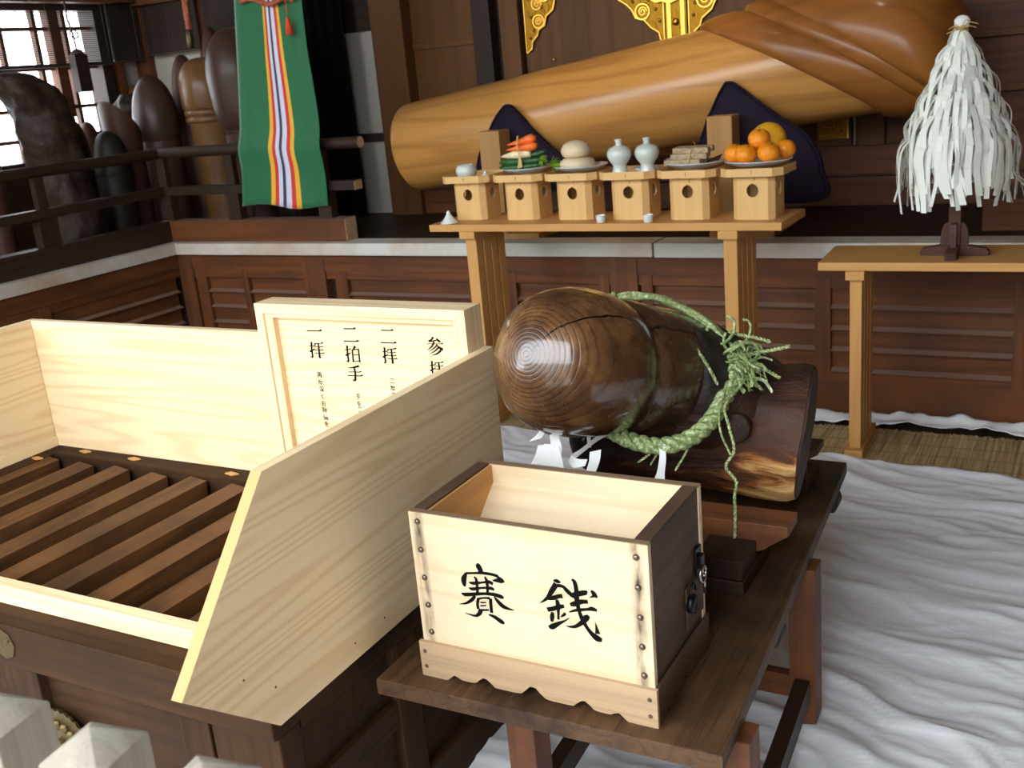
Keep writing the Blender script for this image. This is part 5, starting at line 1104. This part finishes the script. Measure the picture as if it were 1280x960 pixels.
# ------------------------------------------------------------------ green banner with stripes and tassel
def banner():
    o = root('green_banner', 'long green cloth banner with a striped centre hanging over the railing', 'banner', (-3.9, 4.56, 1.0))
    cols = {'g': (20,102,60), 'y': (236,178,40), 'r': (206,52,48), 'w': (214,216,232), 'p': (58,44,84)}
    slots = list(cols); mats = [plain('banner_'+k, c, .7, sheen=.3) for k, c in cols.items()]
    seq = [('g',0,.335),('y',.335,.385),('r',.385,.430),('w',.430,.485),('p',.485,.530),('w',.530,.60),('r',.60,.650),('y',.650,.70),('g',.70,1)]
    us = []
    for k, a, c in seq:
        n_ = 10 if k == 'g' else 2
        for i in range(n_): us.append((a+(c-a)*i/n_, k))
    us.append((1, None))
    Z = [.985+.0325*i for i in range(43)]
    bm = bmesh.new(); G_ = []
    for z in Z:
        t = min(1, max(0, (z-.985)/1.2)); row = []
        xl = -4.262+.20*t**.85*1.0; xr = -3.640+.06*math.sin(min(1,t*1.5)*PI)*.35 + .02*t
        for u, k in us:
            uu = u
            if .3 < u < .72: uu = .52+(u-.52)*(1-.45*t)+.0*t
            elif u <= .3: uu = u*(.52+(.3-.52)*(1-.45*t))/.3
            else: uu = 1-(1-u)*(1-(.52+(.72-.52)*(1-.45*t)))/.28
            x = xl+(xr-xl)*uu
            bulge = .022*math.exp(-((z-1.30)/.07)**2)
            y = 4.568 - bulge - .02 + .007*math.sin(uu*15+z*1.5) + .008*math.sin(uu*6-z*1.2)
            if z < 1.25: y += .025*math.sin((1.25-z)*4)*(.4+.6*math.sin(uu*9))
            zz = z + .012*math.sin(uu*7)*(1-t) - (.012*uu*(1-t))
            row.append(bm.verts.new(Vector((x, y, zz))-Vector((-3.9,4.56,1.0))))
        G_.append(row)
    for j in range(len(Z)-1):
        for i in range(len(us)-1):
            f = bm.faces.new([G_[j][i], G_[j][i+1], G_[j+1][i+1], G_[j+1][i]]); f.material_index = slots.index(us[i][1]); f.smooth = True
    me = bpy.data.meshes.new('cloth'); bm.to_mesh(me); bm.free()
    for m_ in mats: me.materials.append(m_)
    c = bpy.data.objects.new('cloth', me); COL.objects.link(c); c.parent = o
    md = c.modifiers.new('thickness', 'SOLIDIFY'); md.thickness = .002
    MB().tube([(-4.20,4.545,2.36),(-3.45,4.545,2.36)], .014, 12).build('hanging_rod', M['darkX'], o)
    MB().tube([(-4.05,4.545,2.37),(-4.05,4.545,TOP-.002)], .004, 6).tube([(-3.6,4.545,2.37),(-3.6,4.545,TOP-.002)], .004, 6).build('hanging_cord', M['coral'], o)
    b = MB(); random.seed(4)
    for k in range(22):
        t = k/21; p = Vector((-4.00+.34*t, 4.515, 2.062+.014*math.sin(t*9)-.03*t)); b.ball(p, .013, 6)
    b.build('coral_trim', M['coral'], o, smooth=True)
    x0, y0 = -3.70, 4.505
    b = MB(); b.tube([(x0,y0,2.05),(x0,y0,1.965)], .003, 6); b.build('tassel_cord', M['tassel'], o)
    b = MB(); b.lathe([(0,.085),(.008,.085),(.012,.075),(.010,.066),(.016,.055),(.021,.0),(0,.0)], (x0,y0,1.87), 16); b.build('tassel', M['tassel'], o, smooth=True)
banner()
o = root('braided_cord', 'braided coral cord hanging from above beside the dark blind', 'cord', (-5.07, 5.2, 1.9))
b = MB(); twisted(b, [(-5.06,5.2,TOP-.002),(-5.06,5.2,2.5),(-5.07,5.2,2.02)], .012, .013, 14); b.build('braid', M['coral'], o, smooth=True)
MB().lathe([(0,0),(.018,0),(.022,.05),(.020,.10),(.010,.115),(0,.118)], (-5.075,5.2,1.90), 16).build('ferrule', M['brass'], o, smooth=True)

# ------------------------------------------------------------------ turned wooden figures of the side altar
def figure(label, x, y, w, zt, style, mat, lean=(0,0)):
    name = 'wooden_figure'; o = root(name, label, 'carved figure', (x, y, ST))
    H = zt-ST-.001; R_ = w/2; Tm = Matrix.Translation((x, y, ST+.001))
    Sh = Matrix(((1,0,lean[0],0),(0,1,lean[1],0),(0,0,1,0),(0,0,0,1)))
    def dome(r0, z0, z1, n_=10, p=2.0): return [(r0*max(0.0005,(1-math.sin(PI/2*i/n_)**p))**(1/p), z0+(z1-z0)*math.sin(PI/2*i/n_)) for i in range(n_+1)]
    if style == 'plain': sh, hd = [(0,0),(R_*.95,0),(R_*.97,H*.6)], [(0,H*.6),(R_*.97,H*.6+.0005)] + dome(R_, H*.62, H, 12, 2.3)
    elif style == 'dome': sh, hd = [(0,0),(R_*.86,0),(R_*.86,H*.58)], [(0,H*.58),(R_*.84,H*.58+.0005),(R_*.98,H*.63)] + dome(R_, H*.68, H, 12, 2.0)
    elif style == 'ringed':
        sh = [(0,0),(R_*.80,0),(R_*.84,H*.25),(R_*.82,H*.60),(R_*.86,H*.625),(R_*.94,H*.632),(R_*.96,H*.645),(R_*.94,H*.658),(R_*.90,H*.664),(R_*.94,H*.67),(R_*.96,H*.685),(R_*.93,H*.70),(R_*.88,H*.705)]
        hd = [(0,H*.705),(R_*.95,H*.7055),(R_*1.0,H*.73)] + dome(R_, H*.80, H, 12, 2.4)
    elif style == 'big':
        sh = [(0,0),(R_*.62,0),(R_*.64,H*.35),(R_*.70,H*.50)]
        hd = [(0,H*.50),(R_*.66,H*.5005),(R_*.70,H*.515),(R_*.70,H*.52),(R_*.80,H*.535),(R_*.92,H*.62)] + dome(R_, H*.76, H, 12, 2.2)
    elif style == 'slant': sh, hd = [(0,0),(R_*.85,0),(R_*.9,H*.5)], None
    if hd:
        b = MB(); b.T = Tm @ Sh; b.lathe(sh + [(0, sh[-1][1])], (0,0,0), 28); b.build('shaft', mat, o, auto=40)
        b = MB(); b.T = Tm @ Sh; b.lathe(hd, (0,0,0), 28); b.build('head', mat, o, auto=40)
    else:
        b = MB(); b.T = Tm @ Sh; R0 = []
        for f_ in range(16):
            t = f_/15; z = H*t; ring = []
            for i in range(28):
                a = 2*PI*i/28; rr_ = R_*(.9+.1*t); px_, py_ = rr_*math.cos(a), rr_*math.sin(a)
                cut = H*(.86) + (-py_/R_)*H*.14
                ring.append((px_, py_, min(z, cut)))
            R0.append(ring)
        b.loft(R0); b.build('body', mat, o, auto=40)
    return o
figure('dark log figure with a dark seam on its rounded top, in front of the window', -5.56, 4.555, .195, 1.548, 'plain', M['statueR'])
figure('short brown round-topped figure half hidden in front of the window', -5.79, 4.88, .15, 1.515, 'plain', M['statueR'])
figure('dull greenish stubby log figure below the window', -5.33, 4.62, .21, 1.455, 'plain', M['statueG'])
figure('log figure with a slanted cut top by the right edge of the window', -5.42, 4.84, .23, 1.63, 'slant', M['statueR'], (-.02,.0))
figure('pale round-topped figure peeking out behind the dark domed one', -5.90, 5.42, .12, 1.725, 'plain', M['statueL'])
figure('dark glossy figure with a big domed head, left of the tan one', -5.395, 5.12, .30, 1.77, 'dome', M['statueD'], (-.02,0))
figure('dark tall figure squeezed behind the tan turned one', -5.40, 5.42, .20, 1.885, 'plain', M['statueR'])
figure('tan turned figure with rings under its rounded head', -5.04, 5.25, .33, 1.846, 'ringed', M['statueL'], (-.03,0))
figure('dark brown tall figure showing only its top behind the two large ones', -5.19, 5.50, .17, 2.04, 'plain', M['statueR'])
figure('largest dark brown figure with an egg-shaped head beside the green banner', -4.43, 4.88, .36, 1.976, 'big', M['statueD'], (-.01,0))
figure('dark rounded figure top right behind the largest figure', -4.46, 5.36, .17, 2.055, 'plain', M['statueD'])
figure('narrow reddish figure at the far left behind the gnarled root', -5.62, 3.98, .15, 1.51, 'plain', M['statueR'])
def gnarl(name, label, cat, path, rad, mat, amp, seed, holes=False):
    o = path[0]; P = catmull(path, 8); n_ = len(P); R_ = []
    for i, p in enumerate(P):
        t = i/(n_-1)*(len(rad)-1); k = min(int(t), len(rad)-2); rr_ = rad[k]+(rad[k+1]-rad[k])*(t-k); ring = []
        for q_ in range(30):
            a = 2*PI*q_/30; d_ = Vector((math.cos(a), math.sin(a), 0)); nn = noise.noise(Vector((d_.x*1.6, d_.y*1.6, p.z*6+seed)))+.5*noise.noise(Vector((d_.x*4, d_.y*4, p.z*15+seed)))
            ring.append(p + d_*rr_*(1+amp*nn))
        R_.append(ring)
    b = MB(); b.loft(R_); return tag(b.build(name, mat, smooth=True, origin=o), label, cat)
gnarl('gnarled_root', 'dark gnarled twisted root standing against the window at the left edge', 'gnarled root', [(-5.36,4.30,ST+.004),(-5.36,4.30,1.0),(-5.38,4.27,1.25),(-5.40,4.26,1.5),(-5.42,4.22,1.68),(-5.44,4.14,1.80),(-5.45,4.10,1.835)], [.17,.16,.15,.16,.165,.16,.11,.03], M['burl'], .30, 3)
gnarl('knobby_burl', 'small knobby dark burl between the slanted log and the domed figure', 'gnarled root', [(-5.72,5.20,ST+.004),(-5.72,5.20,1.2),(-5.72,5.20,1.5),(-5.72,5.2,1.6),(-5.72,5.2,1.665)], [.08,.08,.085,.10,.09,.05], M['burl'], .5, 9)

# ------------------------------------------------------------------ blinds and the hanging tag
def blind(name, label, p0, u, length, z0, z1, pitch, rad, loc):
    o = root(name, label, 'blind', loc); u = Vector(u); p0 = Vector(p0); b = MB(); z = z0
    while z < z1:
        b.tube([p0+Vector((0,0,z)), p0+u*length+Vector((0,0,z))], rad, 4); z += pitch
    b.build('slats', M['blind'], o)
    b = MB(); b.tube([p0+Vector((0,0,z0-.012)), p0+u*length+Vector((0,0,z0-.012))], .010, 8); b.build('bottom_rod', M['blind'], o)
    b = MB()
    for k in range(int(length/.22)+1):
        q_ = p0+u*min(length-.01, .01+.22*k)+u.cross(Vector((0,0,1)))*.004; b.tube([q_+Vector((0,0,z0-.012)), q_+Vector((0,0,z1))], .0022, 4)
    b.build('binding', M['blind'], o); return o
blind('bamboo_blind', 'thin see-through bamboo blind hanging over the upper half of the window', (-5.86,3.9,0), (0,1,0), 1.36, 1.885, 2.25, .013, .0022, (-5.86,4.6,1.9))
blind('bamboo_blind', 'dark dense bamboo blind hanging at the left wall beside the window', (-5.87,5.275,0), (0,1,0), .27, 1.90, 2.25, .0066, .0031, (-5.87,5.4,1.9))
blind('bamboo_blind', 'dark bamboo blind on the back wall left of the coral cord', (-5.84,5.56,0), (1,0,0), .50, 1.925, 2.235, .0066, .0031, (-5.6,5.56,1.9))
blind('bamboo_blind', 'dark bamboo blind on the back wall right of the coral cord', (-5.28,5.56,0), (1,0,0), .66, 1.93, 2.235, .0066, .0031, (-4.95,5.56,1.9))
o = root('curtain', 'black curtain in the shadow between the green banner and the white wall strip', 'curtain', (-4.35, 5.52, ST))
b = MB(); R0 = []
for z in (ST+.002, 1.3, 2.0, TOP-.002):
    R0.append([(-4.62+.52*i/40, 5.53+.02*math.sin(i*.9), z) for i in range(41)])
b.loft(R0, caps=False, closed=False); cc = b.build('cloth', M['black'], o, smooth=True); md_ = cc.modifiers.new('thickness','SOLIDIFY'); md_.thickness = .004
o = root('hanging_tag', 'long dark wooden tag hanging on a cord before the bright window', 'wooden tag', (-5.80, 4.93, 1.70))
b = MB(Matrix.Translation((-5.80,4.925,1.70)) @ Matrix.Rotation(math.radians(0),4,'X'))
b.prism([(-.03,-.05,0),(.03,-.05,0),(.03,.05,0),(-.03,.05,0)], (0,-.0,.235), .008); b.build('tag', M['darkZ'], o)
b = MB(); b.lathe([(.045,0),(.04,.015),(.02,.03),(0,.034)], (-5.80,4.925,1.935), 16); b.build('tag_top', M['statueR'], o, smooth=True)
b = MB(); b.tube([(-5.80,4.925,1.965),(-5.80,4.92,2.05),(-5.80,4.90,2.15),(-5.80,4.90,TOP-.002)], .006, 6); b.tube(catmull([(-5.80,4.925,2.03),(-5.80,4.895,2.06),(-5.80,4.93,2.09),(-5.80,4.96,2.05),(-5.80,4.925,2.03)],5), .005, 6)
b.build('cord', M['blind'], o, smooth=True)

# ------------------------------------------------------------------ weathered posts of the fence in the foreground
def post(label, x, y):
    o = root('fence_post', label, 'fence post', (x, y, 0), 'weathered fence posts at the lower left')
    h = .0365; zt = 1.030; b = MB(Matrix.Translation((x, y, 0)) @ Matrix.Rotation(math.radians(8), 4, 'Z'))
    A_ = [b.v(p) for p in ((-h,-h,0),(h,-h,0),(h,h,0),(-h,h,0))]; B_ = [b.v(p) for p in ((-h,-h,zt-.025),(h,-h,zt-.025),(h,h,zt-.025),(-h,h,zt-.025))]; tp = b.v((0,0,zt))
    b.f(A_[::-1])
    for i in range(4): b.f([A_[i], A_[(i+1)%4], B_[(i+1)%4], B_[i]]); b.f([B_[i], B_[(i+1)%4], tp])
    bmesh.ops.bevel(b.bm, geom=list(b.bm.edges), offset=.0014, segments=1, affect='EDGES'); b.build('shaft', M['fence'], o, auto=30)
post('weathered grey fence post at the left picture edge beside the chest', -.966, .553)
post('weathered grey fence post whose pyramid top shows whole before the chest', -.819, .553)
post('weathered grey fence post of which only the tip shows at the bottom edge', -.672, .553)

# ------------------------------------------------------------------ light and camera
w = bpy.data.worlds.new('daylight'); scn.world = w; w.use_nodes = True
bg = w.node_tree.nodes['Background']; bg.inputs['Color'].default_value = (.89,.945,1.0,1); bg.inputs['Strength'].default_value = SKY
def area(name, loc, rot, sx, sy, power, col=(1,1,1), portal=False):
    L_ = bpy.data.lights.new(name, 'AREA'); L_.shape = 'RECTANGLE'; L_.size, L_.size_y = sx, sy; L_.energy = power; L_.color = col
    if portal: L_.cycles.is_portal = True
    o = bpy.data.objects.new(name, L_); COL.objects.link(o); o.location = loc; o.rotation_euler = rot; return o
area('front_opening', ((LEFT+RIGHT)/2, FRONT-.02, 1.3), (PI/2, 0, 0), RIGHT-LEFT, 3.3, 0, portal=True)
area('window_opening', (LEFT-.12, (WY0+WY1)/2, 1.82), (PI/2, 0, -PI/2), 1.35, 1.2, 0, portal=True)
def spot(name, loc, to, power, ang, col, rad=.05, blend=.6):
    L_ = bpy.data.lights.new(name, 'SPOT'); L_.energy = power; L_.spot_size = math.radians(ang); L_.spot_blend = blend; L_.color = col; L_.shadow_soft_size = rad
    o = bpy.data.objects.new(name, L_); COL.objects.link(o); o.location = loc; o.rotation_euler = (Vector(to)-Vector(loc)).to_track_quat('-Z','Y').to_euler(); return o
for nm, lc, to, pw, an in LAMPS: spot(nm, lc, to, pw, an, (1,.82,.58))
sun = bpy.data.lights.new('sun', 'SUN')
if SUNP:
    sun.energy = SUNP; sun.angle = math.radians(SUNA); sun.color = (1,.95,.86)
    o = bpy.data.objects.new('sun', sun); COL.objects.link(o); o.rotation_euler = Vector(SUND).to_track_quat('-Z','Y').to_euler()
cam = bpy.data.cameras.new('camera'); co = bpy.data.objects.new('camera', cam); COL.objects.link(co)
cam.sensor_width = 36; cam.lens = 1309.88/1280*36; cam.clip_start = .02
co.matrix_world = Matrix(((.87785655,-.06246554,.47483254,0),(.47091941,.29309145,-.83206509,0),(-.08719396,.95404164,.28670848,1.6),(0,0,0,1)))
cam.dof.use_dof = True; cam.dof.focus_distance = 2.2; cam.dof.aperture_fstop = 9
scn.camera = co
vs = scn.view_settings; vs.view_transform = 'Standard'; vs.look = 'None'; vs.gamma = 1; vs.use_curve_mapping = False; vs.exposure = EXPO
